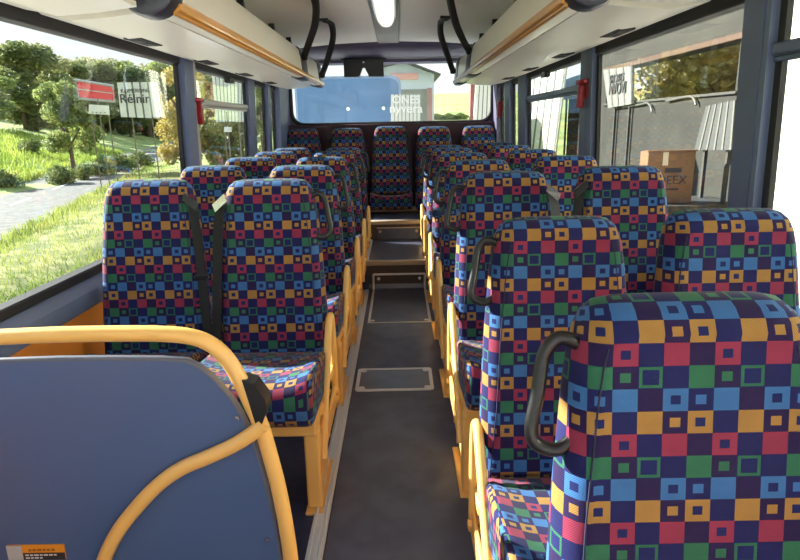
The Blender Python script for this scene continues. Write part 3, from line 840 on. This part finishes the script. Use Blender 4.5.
def blades(name, fn, n, m, label, cat, hgt=(.12, .4), w=.012):
    mb = MB(); vs = []; fs = []
    for k in range(n):
        x, y, z = fn(); h = random.uniform(*hgt); a_ = random.uniform(0, PI); lean = random.uniform(-.4, .4)*h; lean2 = random.uniform(-.4, .4)*h
        dx, dy = math.cos(a_)*w*(.5+h), math.sin(a_)*w*(.5+h); i = len(vs)
        vs += [(x-dx, y-dy, z), (x+dx, y+dy, z), (x+dx*.7+lean*.4, y+dy*.7+lean2*.4, z+h*.6), (x-dx*.7+lean*.4, y-dy*.7+lean2*.4, z+h*.6), (x+lean, y+lean2, z+h)]
        fs += [(i, i+1, i+2, i+3), (i+3, i+2, i+4)]
    mb.v = [Vector(v) for v in vs]; mb.f = fs
    me = bpy.data.meshes.new(name); me.from_pydata(vs, [], fs); me.materials.append(m); o = bpy.data.objects.new(name, me); COL.objects.link(o)
    return tag(o, label, cat, None, 'stuff')
gr_m = leaf_mat('verge_grass_blades', (112, 134, 58), (184, 186, 106), .4, 1.2)
def near_verge():
    y = 1.2+random.random()**1.7*34; xb = road_x(y, 0); xb = min(xb, -4.5); xa = -4.25
    t = random.random(); x = xa+(xb-xa)*t
    if random.random() < .06: x = xb-random.random()*.1
    return x, y, GZ+.02
blades('grass', near_verge, 42000, gr_m, 'long sunlit grass on the verge between bus and road', 'grass', (.06, .24), .016)
gr2 = leaf_mat('bank_grass_blades', (120, 146, 58), (186, 196, 96), .4, .8)
def far_bank():
    y = 2+random.random()*50; x = road_x(y, 1)-random.random()**1.6*9; return x, y, hz(x, y)
blades('grass', far_bank, 22000, gr2, 'rough grass on the bank beyond the road', 'grass', (.15, .5), .035)

def leaf_cloud(mb_v, mb_f, c, r, n, size, squash=.85):
    for k in range(n):
        d = Vector((random.gauss(0, 1), random.gauss(0, 1), random.gauss(0, 1))).normalized()
        rr = r*(random.random()**.35); p = Vector(c)+Vector((d.x*rr, d.y*rr, d.z*rr*squash))
        u = Vector((random.gauss(0, 1), random.gauss(0, 1), random.gauss(0, .7))).normalized()
        v = u.cross(Vector((random.gauss(0, 1), random.gauss(0, 1), random.gauss(0, 1)))).normalized()
        s = size*random.uniform(.6, 1.3); i = len(mb_v)
        mb_v += [tuple(p-u*s), tuple(p+v*s*.55), tuple(p+u*s), tuple(p-v*s*.55)]; mb_f.append((i, i+1, i+2, i+3))
def crown_mesh(name, m, blobs, n, size):
    vs, fs = [], []
    tot = sum(b[3]**2 for b in blobs)
    for x, y, z, r in blobs: leaf_cloud(vs, fs, (x, y, z), r, int(n*r*r/tot), size)
    me = bpy.data.meshes.new(name); me.from_pydata(vs, [], fs); me.materials.append(m); return me
bark = mat('tree_bark', (104, 88, 72), .9, noise=.25, scale=8, bump=.5)
def trunk_mesh(h, r, spread):
    mb = MB(); mb.tube(smooth_path([(0, 0, -.3), (.04*h*.1, 0, h*.35), (-.03*h*.2, .05, h*.7), (0, 0, h)], 4), [r*(1-.6*k/12) for k in range(13)], 8)
    for k in range(5):
        a_ = k*1.26; z0 = h*(.45+.09*k); mb.tube([(0, 0, z0), (math.cos(a_)*spread*.5, math.sin(a_)*spread*.5, z0+h*.2), (math.cos(a_)*spread, math.sin(a_)*spread, z0+h*.38)], [r*.45, r*.3, r*.12], 6)
    return mb.mesh('trunk', bark)
def blobset(h, w, n, low=.3):
    out = []
    for k in range(n):
        t = random.uniform(low, .95); ww = w*(1-abs(t-.55)*1.1); a_ = random.uniform(0, 2*PI); q = random.random()**.5*ww*.75
        out.append((math.cos(a_)*q, math.sin(a_)*q, t*h, random.uniform(.22, .38)*w))
    return out
LM = dict(
    dark=leaf_mat('dark_green_leaves', (98, 110, 66), (150, 156, 100), .4, .7),  # dark, mid and olive greens paled to imitate distance haze
    mid=leaf_mat('green_leaves', (116, 134, 78), (170, 178, 108), .4, .9),
    olive=leaf_mat('olive_leaves', (124, 128, 84), (174, 172, 118), .4, .9),
    yellow=leaf_mat('yellowing_leaves', (158, 144, 76), (216, 200, 126), .4, 1.1),
    bush=leaf_mat('bush_leaves', (104, 120, 70), (160, 166, 100), .3, 1.5),
)
KIND = {}
for k, (m, h, w, n, size) in dict(dark=(LM['dark'], 8, 3.4, 9000, .17), mid=(LM['mid'], 7, 2.8, 8000, .15), olive=(LM['olive'], 8.5, 3.6, 9000, .17)).items():
    KIND[k] = (crown_mesh('crown', m, blobset(h, w, 20, .34 if k == 'mid' else .1), n, size), trunk_mesh(h*.75, .2, w*.6))
def tree(kind, x, y, sc, label, group='trees beyond the road', name='tree', rz=None):
    e = empty(name, (x, y, hz(x, y)), label, 'tree', group); e.scale = (sc, sc, sc); e.rotation_euler.z = random.uniform(0, 6) if rz is None else rz
    link_mesh('crown', KIND[kind][0], e); link_mesh('trunk', KIND[kind][1], e)
    return e
def tree_at(kind, px, py_top, Y, label, h, **kw):
    p = atY(px, py_top, Y); base = hz(p.x, Y); sc = max(.25, (p.z-base)/h); return tree(kind, p.x, Y, sc, label, **kw)
hgt = dict(dark=8.2, mid=7.2, olive=8.7)
rows = [('dark', -40, 44, 52, 'broad dark tree at the left edge of the big left window'),
        ('dark', 12, 43, 60, 'tall dark green tree reaching highest in the left window'),
        ('olive', 36, 46, 70, 'olive tree just right of the tallest one, left window'),
        ('dark', 58, 62, 82, 'dark tree on the hill above the round tree, left window'),
        ('olive', 80, 60, 96, 'olive hill tree left of the red billboard top'),
        ('dark', 100, 63, 92, 'dark hill tree above the red billboard'),
        ('olive', 120, 60, 104, 'pale olive hill tree above the white slatted board'),
        ('mid', 141, 62, 104, 'green hill tree at the right end of the ridge'),
        ('dark', 160, 64, 110, 'dark hill tree behind the yellow-leaved tree'),
        ('mid', -14, 76, 46, 'low green tree under the tallest trees, left window edge'),
        ('mid', 60, 82, 27, 'round light green roadside tree beside the red billboard'),
        ('olive', 30, 86, 60, 'olive shrubby tree left of the round roadside tree'),
        ('mid', 98, 94, 84, 'green shrubby tree behind the small white sign'),
        ('dark', 126, 96, 88, 'dark shrubby tree behind the slatted white board'),
        ('dark', 205, 70, 30, 'dark tree seen through the vented left window'),
        ('olive', 225, 78, 24, 'olive tree behind the second slatted board'),
        ('mid', 258, 82, 34, 'green tree in the narrow left rear window')]
for k, px, py, Y, lab in rows:
    t = tree_at(k, px, py, Y, lab, hgt[k])
    if Y > 40: t.scale = (t.scale.x*1.5, t.scale.y*1.5, t.scale.z)
WOOD = 'one of the like trees filling the wooded ridge far beyond the road'
for n in range(16):
    px = -45+15*n; k = ('dark', 'olive', 'mid')[n % 3]; Y = 74+n*3.2+(n % 2)*7
    t = tree_at(k if k != 'mid' else 'dark', px, (58 if n < 4 else 70)+(n*7 % 9), Y, WOOD, hgt['dark'], group='wooded ridge trees')
    t.scale = (t.scale.x*1.9, t.scale.y*1.9, t.scale.z)
# yellow tree next to the first pillar
vs = None
yc = crown_mesh('crown', LM['yellow'], blobset(6.4, 2.3, 18, .12), 9000, .10)
p = atY(176, 54, 24); hb = p.z-GZ
e = empty('tree', (p.x, 24, GZ), 'yellow-leaved tree beside the left window pillar', 'tree'); sc = hb/6.5; e.scale = (sc, sc, sc)
link_mesh('crown', yc, e); link_mesh('trunk', trunk_mesh(5, .13, 1.5), e)
# bushes on the meadow
bush_me = crown_mesh('foliage', LM['bush'], [(0, 0, .5, .6), (.5, .1, .4, .5), (-.5, 0, .4, .5), (.1, .4, .7, .45)], 1800, .08)
def stem_mesh():
    mb = MB()
    for k in range(5): mb.tube([(0, 0, -.1), (math.cos(k*1.3)*.25, math.sin(k*1.3)*.25, .5)], .025, 6)
    return mb.mesh('stem', bark)
STEM = stem_mesh()
def bush(px, py, Y, sc, label, group='bushes on the meadow'):
    p = atY(px, py, Y); z = hz(p.x, Y); e = empty('bush', (p.x, Y, z), label, 'bush', group); e.scale = (sc, sc, sc); e.rotation_euler.z = random.uniform(0, 6)
    link_mesh('foliage', bush_me, e); link_mesh('stem', STEM, e)
for px, Y, sc, lab in ((-6, 21, .75, 'dark bush by the road at the left picture edge'), (58, 23, .7, 'bush at the foot of the round roadside tree'), (78, 25, .6, 'bush just right of the round roadside tree'),
                       (98, 27, .7, 'bush under the small white sign'), (120, 29, .8, 'bush under the slatted white board'), (138, 32, .8, 'bush right of the slatted white board'), (28, 34, .9, 'bush in the middle of the meadow, left')):
    bush(px, 150, Y, sc, lab)

# boards, some standing in for signs mirrored in the left glass
def board(name, px, Y, label, cat, m, posts=1, slats=None, text=None, frame=None, group=None, post_h=None):
    """px: four picture corners (tl, tr, br, bl) brought to the plane at depth Y"""
    P = [atY(x, y, Y) for x, y in px]; c = sum(P, Vector())/4; zb = hz(c.x, Y)
    e = empty(name, (c.x, Y, zb), label, cat, group); O = Vector((c.x, Y, zb))
    Q = [q-O for q in P]
    b = MB(); b.hexa(Q, [q+Vector((0, .06, 0)) for q in Q]); b.build('board', m, e, 0)
    for k in range(posts):
        t = (k+.5)/posts; q = Q[3].lerp(Q[2], t); pm = MB(); pm.box((q.x-.014, .061, -.3), (q.x+.014, .09, q.z+.5)); pm.build('post', mat('weathered_post', (128, 118, 96), .8), e, 0)
    if slats:
        sm = MB(); n = slats
        for k in range(n):
            t = (k+.8)/n; w_ = .08/n*2
            A = [Q[0].lerp(Q[1], t), Q[0].lerp(Q[1], min(1, t+.11/n*2)), Q[3].lerp(Q[2], min(1, t+.11/n*2)), Q[3].lerp(Q[2], t)]
            sm.hexa([q+Vector((0, -.006, 0)) for q in A], [q+Vector((0, -.001, 0)) for q in A])
        sm.build('slat_gap', mat('slat_gap_grey', (120, 120, 112), .8), e, 0)
    if frame:
        fm = MB(); fm.tube([q+Vector((0, -.0, 0)) for q in Q], frame, 6, closed=True); fm.build('frame', M['greyframe'], e, 0)
        fm = MB(); A = [Q[0].lerp(Q[3], .45), Q[1].lerp(Q[2], .45), Q[1].lerp(Q[2], .52), Q[0].lerp(Q[3], .52)]
        fm.hexa([q+Vector((0, -.012, 0)) for q in A], [q+Vector((0, -.001, 0)) for q in A]); fm.build('batten', M['greyframe'], e, 0)
    for body, u, v, size, m2 in (text or []):
        me = text_mesh(body, size); me.materials.append(m2); t = link_mesh('lettering', me, e)
        q = Q[0].lerp(Q[1], u).lerp(Q[3].lerp(Q[2], u), v); dx = (Q[1]-Q[0])
        t.location = q+Vector((0, -.012, 0)); t.rotation_euler = (PI/2, math.atan2(dx.z, dx.x)*-1*-1 if False else 0, 0)
        t.rotation_euler = (PI/2, -math.atan2(dx.z, dx.x), 0)
    return e
wht = mat('white_board', (226, 224, 212), .7, noise=.04, scale=2)
redm = mat('red_board', (222, 66, 72), .7, noise=.08, scale=1)
dk = mat('dark_letters', (70, 70, 72), .7)
board('billboard', [(76, 80), (113, 86), (114.5, 101.5), (79, 98.5)], 21, 'red billboard with a pale frame, standing in for a window reflection', 'billboard', redm, 2, frame=.05)
board('sign_board', [(89, 104.5), (108, 105.5), (109, 115), (88.5, 113.5)], 20.5, 'small white sign under the red billboard, imitating a reflection', 'sign', wht, 1,
      text=[('- - - -', .5, .75, .22, dk)])
board('sign_board', [(117, 82.5), (156, 82), (161.5, 118.5), (121, 117)], 20, 'white slatted board with dark lettering right of the red billboard, imitating a reflection', 'sign', wht, 2, slats=5,
      text=[('KOMERONI', .42, .24, .17, dk), ('Re\u0301lnir' if False else 'R\u00e9lnir', .40, .47, .40, dk)])
board('sign_board', [(212, 75), (246, 82), (245, 122), (216, 122)], 17, 'white slatted board imitating a reflection in the vented left window', 'sign', wht, 2, slats=9)
board('sign_board', [(224, 127), (231, 127), (231, 132), (224, 132)], 16, 'tiny white roadside notice in the vented left window', 'sign', wht, 1)

# right side: sunlit cream wall, dull grey shed with an added opening, box, slats
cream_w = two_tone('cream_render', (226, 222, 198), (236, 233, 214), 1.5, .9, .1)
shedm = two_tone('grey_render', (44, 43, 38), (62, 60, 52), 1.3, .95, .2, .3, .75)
a = MB(); a.box((4.2, -4, GZ), (4.5, 6.9, 3.0)); o = a.build('cream_building', cream_w, None, 0); tag(o, 'sunlit cream wall outside the front right window', 'building')
SX = 5.2
q = [atX(x, y, SX) for x, y in ((606, 103), (606, 66), (735, 52), (735, 92))]
yl, yr = q[0].y, q[3].y       # far, near end of the opening
zb, zt = (q[0].z+q[3].z)/2, (q[1].z+q[2].z)/2
e = empty('grey_shed', (SX, (yl+yr)/2, GZ), 'dull grey rendered shed outside the right windows, its long opening imitating a reflection', 'shed')
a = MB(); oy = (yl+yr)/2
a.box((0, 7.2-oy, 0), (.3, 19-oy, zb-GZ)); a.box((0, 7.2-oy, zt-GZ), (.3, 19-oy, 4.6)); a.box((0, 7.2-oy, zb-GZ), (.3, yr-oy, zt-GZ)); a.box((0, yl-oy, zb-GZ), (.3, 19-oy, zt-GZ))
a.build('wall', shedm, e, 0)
a = MB(); a.box((-.06, yr-oy-.15, zt-GZ), (-.001, yl-oy+.2, zt-GZ+.10), .01); a.build('lintel', mat('brown_lintel', (84, 62, 46), .8), e)
a = MB(); a.box((-.05, yr-oy-.1, zb-GZ-.05), (-.001, yl-oy+.1, zb-GZ), .01); a.build('opening_sill', mat('pale_sill', (70, 68, 62), .8), e)
a = MB(); a.box((-.25, 7.2-oy, 4.6), (.5, 19-oy, 4.72)); a.build('roof_edge', M['bench'], e, 0)
a = MB(); a.box((4.2, 7.2-oy, 0), (4.5, 21-oy, 4.4)); a.build('rear_wall', two_tone('olive_wall', (96, 84, 52), (150, 128, 76), 2.5, .9, .2), e, 0)
# foliage and lettered board in the opening imitate a window reflection
yb_me = crown_mesh('crown', LM['yellow'], [(0, -1.8, 3.2, 1.2), (0, .2, 3.0, 1.3), (.2, 2.0, 3.2, 1.2), (.3, 3.6, 3.0, 1.2), (0, 1, 2.0, 1.3), (0, -1.2, 2.0, 1.3), (.2, -3.4, 2.8, 1.3), (.2, 5.2, 2.9, 1.3), (.1, 3, 2.2, 1.2), (0, -.6, 3.9, 1.1), (0, 1.6, 4.0, 1.1)], 9000, .11)
e = empty('tree', (SX+2.3, oy+.6, GZ), 'yellow-leaved tree in the shed opening, standing in for a window reflection', 'tree'); link_mesh('crown', yb_me, e); link_mesh('trunk', trunk_mesh(2.6, .12, .8), e)
def board_x(px, X, label, slats, m, text=None, lean=0, base=True, name='sign_board', cat='sign', gapm=None):
    P = [atX(x, y, X) for x, y in px]; c = sum(P, Vector())/4; O = Vector((X, c.y, GZ)); e = empty(name, O, label, cat); Q = [p-O for p in P]
    b = MB(); b.hexa(Q, [q+Vector((.05, 0, 0)) for q in Q]); b.build('board', m, e, 0)
    if base:
        for t in (.2, .8):
            q = Q[3].lerp(Q[2], t); pm = MB(); pm.box((.051, q.y-.03, -.3), (.10, q.y+.03, q.z+.3)); pm.build('post', mat('grey_post', (66, 64, 58), .8), e, 0)
    if slats:
        sm = MB()
        for k in range(slats):
            t = (k+.75)/slats; t2 = t+.22/slats
            A = [Q[0].lerp(Q[1], t), Q[0].lerp(Q[1], t2), Q[3].lerp(Q[2], t2), Q[3].lerp(Q[2], t)]
            sm.hexa([q+Vector((-.012, 0, 0)) for q in A], [q+Vector((-.001, 0, 0)) for q in A])
        sm.build('slat_gap', gapm or mat('slat_shadow_gap', (104, 104, 96), .8), e, 0)
    for body, u, v, size, m2 in (text or []):
        me = text_mesh(body, size); me.materials.append(m2); t = link_mesh('lettering', me, e)
        q = Q[0].lerp(Q[1], u).lerp(Q[3].lerp(Q[2], u), v); t.location = q+Vector((-.016, 0, 0)); t.rotation_euler = (PI/2, 0, -PI/2)
    return e
board_x([(603, 70), (632, 66), (632, 104), (608, 108)], SX-.14, 'pale lettered board at the far end of the shed opening, imitating a reflection', 4, mat('dull_board', (118, 118, 112), .7), [('SHORES', .5, .28, .26, dk), ('NVOVI', .5, .55, .36, dk)])
board_x([(706, 106), (736, 100), (732, 150), (694, 150)], SX-.45, 'pale slatted panel by the grey shed, standing in for a reflection', 5, mat('grey_white_slats', (70, 70, 68), .7))  # dim slats imitate a reflection in the window glass
board_x([(530, 82), (566, 66), (553, 170), (520, 170)], 4.6, 'cream slatted panel seen through the right window with the hammer', 5, mat('cream_slats', (240, 238, 220), .7))
board_x([(562, 70), (584, 62), (584, 98), (560, 100)], SX-.15, 'grey blue sheet on the shed behind the cream slatted panel', 0, mat('grey_blue_sheet', (122, 136, 146), .6))
# pale curved tubes standing in for seat rims reflected in the glass
for (pts, lab) in ((((623, 107), (640, 104.5), (647, 103), (650.5, 106), (652, 112)), 'pale bent tube imitating a reflected seat rim below the opening, left one'), (((666, 101), (685, 97), (692, 97), (695, 101), (696, 105)), 'pale bent tube imitating a reflected seat rim below the opening, right one')):
    mb = MB(); P = [atX(x, y, SX-.06) for x, y in pts]; mb.tube(smooth_path(P, 4), .022, 8); o = mb.build('reflected_rim', mat('pale_reflected_rim', (92, 90, 86), .4), None, 60); tag(o, lab, 'reflected_rim', 'tubes imitating reflected seat rims')
# cardboard box on a grey block
BY = 9.0
P = [atY(x, y, BY) for x, y in ((648, 152), (696, 150.5), (690, 203), (646, 204))]
c = sum(P, Vector())/4; bw, bh = abs(P[0].x-P[1].x)/2, (P[0].z-P[3].z)
zb_ = P[3].z
e = empty('cardboard_box', (c.x, BY, zb_), 'brown cardboard box with printed panel, outside the right window', 'box')
card = mat('cardboard', (124, 90, 62), .85, noise=.08, scale=6)
a = MB(); a.box((-bw, 0, 0), (bw, .3, bh), .01); a.build('carton', card, e)
a = MB(); a.box((-bw-.01, -.02, bh), (bw+.01, .12, bh+.02)); a.build('lid_flap', card, e, 0)
a = MB(); a.box((-.13, -.003, bh*.74), (-.05, -.0005, bh*.99)); a.build('tape', mat('pale_tape', (206, 190, 164), .5), e, 0)
a = MB(); a.box((-bw*.25, -.003, bh*.60), (bw*.45, -.0005, bh*.69)); a.box((-bw*.3, -.003, bh*.26), (bw*.4, -.0005, bh*.30))
a.build('printed_bar', M['darkprint'], e, 0)
me = text_mesh('DEEX', bh*.24); me.materials.append(M['darkprint']); t = link_mesh('printed_lettering', me, e, (bw*.08, -.004, bh*.45)); t.rotation_euler = (PI/2, 0, 0)
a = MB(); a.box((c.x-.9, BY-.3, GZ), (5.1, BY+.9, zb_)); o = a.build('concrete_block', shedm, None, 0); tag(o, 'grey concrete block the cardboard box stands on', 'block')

# behind the bus
def part(e, name, fn, m, smooth=30):
    mb = MB(); fn(mb); return mb.build(name, m, e, smooth)
# blue parked coach
Yc = 12.0
p0, p1 = atY(296, 80, Yc), atY(399, 125, Yc)
e = empty('parked_coach', ((p0.x+p1.x)/2, Yc, GZ), 'parked coach with a big blue windscreen behind the rear window', 'coach')
w, top = (p1.x-p0.x)/2, p0.z-GZ
part(e, 'body', lambda b: b.prism(rrect(-w-.05, w+.05, .35, top+.06, .18), lambda p, t: (p[0], .06+6*t, p[1])), mat('coach_paint', (150, 170, 196), .4))
part(e, 'windscreen', lambda b: b.prism(rrect(-w, w, .95, top, .16), lambda p, t: (p[0], .06*t, p[1])), mat('blue_windscreen', (86, 120, 160), .12, noise=.25, scale=1.2))
part(e, 'bumper', lambda b: b.box((-w-.06, -.08, .3), (w+.06, .3, .75), .05), M['slate_dark'])
for sx in (0, .70):  # glowing discs imitate lamp reflections on the windscreen
    part(e, 'lamp_glint', lambda b: b.cyl((w*sx, -.02, atY(347, 109, Yc).z-GZ), (0, 1, 0), .032, .05), M['lamp'])
for sx in (-1, 1):
    for yy in (.9, 5): part(e, 'wheel', lambda b: b.cyl((sx*(w-.1), yy, .42), (1, 0, 0), .42, .25, 20), M['rubber'])
# gabled shop with a faded red sign
Yb = 22
g = lambda x, y: atY(x, y, Yb)
O = Vector((g(410, 90).x, Yb, hz(1, Yb)))
e = empty('shop_building', O, 'pale gabled shop with a faded red sign behind the bus', 'building')
wallp = [g(372, 128), g(434, 128), g(434, 74), g(404, 63), g(372, 70)]
part(e, 'wall', lambda b: b.prism([(p.x-O.x, p.z-O.z) for p in [Vector((wallp[0].x, 0, O.z)), Vector((wallp[1].x, 0, O.z))]+wallp[2:]], lambda p, t: (p[0], 7*t, p[1])), mat('pale_blue_cladding', (198, 206, 220), .7), 0)
part(e, 'roof', lambda b: b.prism([(p.x-O.x, p.z-O.z) for p in (g(402, 62), g(440, 76), g(440, 74.5), g(402, 60), g(366, 69), g(366, 71))], lambda p, t: (p[0], -.4+8*t, p[1])), M['bench'], 0)
sg = part(e, 'sign_panel', lambda b: b.box((g(390, 80).x-O.x, -.06, g(390, 80).z-O.z), (g(418, 73).x-O.x, -.001, g(418, 73).z-O.z)), mat('faded_red_sign', (226, 170, 168), .7), 0)
part(e, 'shop_window', lambda b: b.box((g(400, 124).x-O.x, -.03, g(400, 124).z-O.z), (g(429, 89).x-O.x, -.001, g(429, 89).z-O.z)), mat('shop_window_grey', (128, 130, 122), .4, noise=.3, scale=3), 0)
part(e, 'pink_jamb', lambda b: b.box((g(427, 126).x-O.x, -.05, 0), (g(432, 88).x-O.x, -.031, g(432, 88).z-O.z)), mat('pink_jamb', (176, 130, 132), .7), 0)
board('sign_board', [(391, 94.5), (421, 94.5), (421, 128), (391, 128)], 11.5, 'pale lettered board standing before the shop behind the bus', 'sign', mat('pale_grey_board', (196, 196, 190), .7), 2, slats=8,
      text=[('ONES', .5, .16, .20, M['white']), ('nyvera', .5, .42, .23, M['white'])])
# red-brown post and white slatted hut at the right of the rear window
P0, P1 = atY(468, 122, 13), atY(474, 72, 13)
a = MB(); a.hexa([(P0.x, 13, hz(P0.x, 13)), (P0.x+.13, 13, hz(P0.x, 13)), (P0.x+.13, 13.13, hz(P0.x, 13)), (P0.x, 13.13, hz(P0.x, 13))], [(P1.x-.06, 13, P1.z), (P1.x+.07, 13, P1.z), (P1.x+.07, 13.13, P1.z), (P1.x-.06, 13.13, P1.z)])
o = a.build('post', mat('red_brown_post', (164, 104, 96), .7), None, 0); tag(o, 'red-brown post beside the white slats behind the bus', 'post')
board('slatted_hut', [(477, 70), (500, 70), (500, 126), (473, 126)], 12, 'white slatted panel at the right edge of the rear window', 'panel', wht, 2, slats=6)
for px, lab in ((436, 'low bush on the green field, left of the others, rear window'), (448, 'low bush in the middle of the green field, rear window'), (460, 'low bush on the green field beside the red-brown post')):
    p = atY(px, 110, 60); e = empty('bush', (p.x, 60, hz(p.x, 60)), lab, 'bush', 'bushes on the field behind'); e.scale = (.9, .9, .6); link_mesh('foliage', bush_me, e); link_mesh('stem', STEM, e)

# ------------------------------------------------------------------ light
sun_dir = Vector((-1, .40, .50)).normalized()
sd = bpy.data.lights.new('sun', 'SUN'); sd.energy = 22.0; sd.angle = math.radians(.7); sd.color = (1, .975, .93)
so_ = bpy.data.objects.new('sun', sd); COL.objects.link(so_); so_.rotation_euler = sun_dir.to_track_quat('Z', 'Y').to_euler(); so_.location = (-20, 8, 12)
W = bpy.data.worlds.new('sky'); S.world = W; W.use_nodes = True; nt = W.node_tree; nt.nodes.clear()
o_ = nt.nodes.new('ShaderNodeOutputWorld'); bg = nt.nodes.new('ShaderNodeBackground')
tc = nt.nodes.new('ShaderNodeTexCoord'); sx_ = nt.nodes.new('ShaderNodeSeparateXYZ'); nt.links.new(tc.outputs['Generated'], sx_.inputs[0])
cr = nt.nodes.new('ShaderNodeValToRGB')
el = cr.color_ramp.elements; el[0].position = 0; el[0].color = (.86, .92, .94, 1); el[1].position = .9; el[1].color = (.34, .58, 1.0, 1)
e2 = cr.color_ramp.elements.new(.25); e2.color = (.74, .86, .96, 1)
nt.links.new(sx_.outputs[2], cr.inputs[0])
nz = nt.nodes.new('ShaderNodeTexNoise'); nz.inputs['Scale'].default_value = 3; nz.inputs['Detail'].default_value = 6
mp = nt.nodes.new('ShaderNodeMapping'); mp.inputs['Scale'].default_value = (1, 1, 3.5); nt.links.new(tc.outputs['Generated'], mp.inputs[0]); nt.links.new(mp.outputs[0], nz.inputs['Vector'])
cl2 = nt.nodes.new('ShaderNodeValToRGB'); cl2.color_ramp.elements[0].position = .42; cl2.color_ramp.elements[1].position = .7; nt.links.new(nz.outputs['Fac'], cl2.inputs[0])
mx = nt.nodes.new('ShaderNodeMix'); mx.data_type = 'RGBA'; mx.inputs['B'].default_value = (.97, .97, .96, 1)
nt.links.new(cl2.outputs[0], mx.inputs['Factor']); nt.links.new(cr.outputs[0], mx.inputs['A'])
nt.links.new(mx.outputs['Result'], bg.inputs[0]); bg.inputs[1].default_value = 1.35
nt.links.new(bg.outputs[0], o_.inputs[0])

S.view_settings.view_transform = 'Standard'; S.view_settings.look = 'None'; S.view_settings.gamma = 1; S.view_settings.use_curve_mapping = False
S.view_settings.exposure = .35
S.cycles.use_denoising = True
S.cycles.max_bounces = 10; S.cycles.diffuse_bounces = 5; S.cycles.transparent_max_bounces = 16; S.cycles.glossy_bounces = 4
S.cycles.sample_clamp_indirect = 6
S.cycles.caustics_reflective = False; S.cycles.caustics_refractive = False
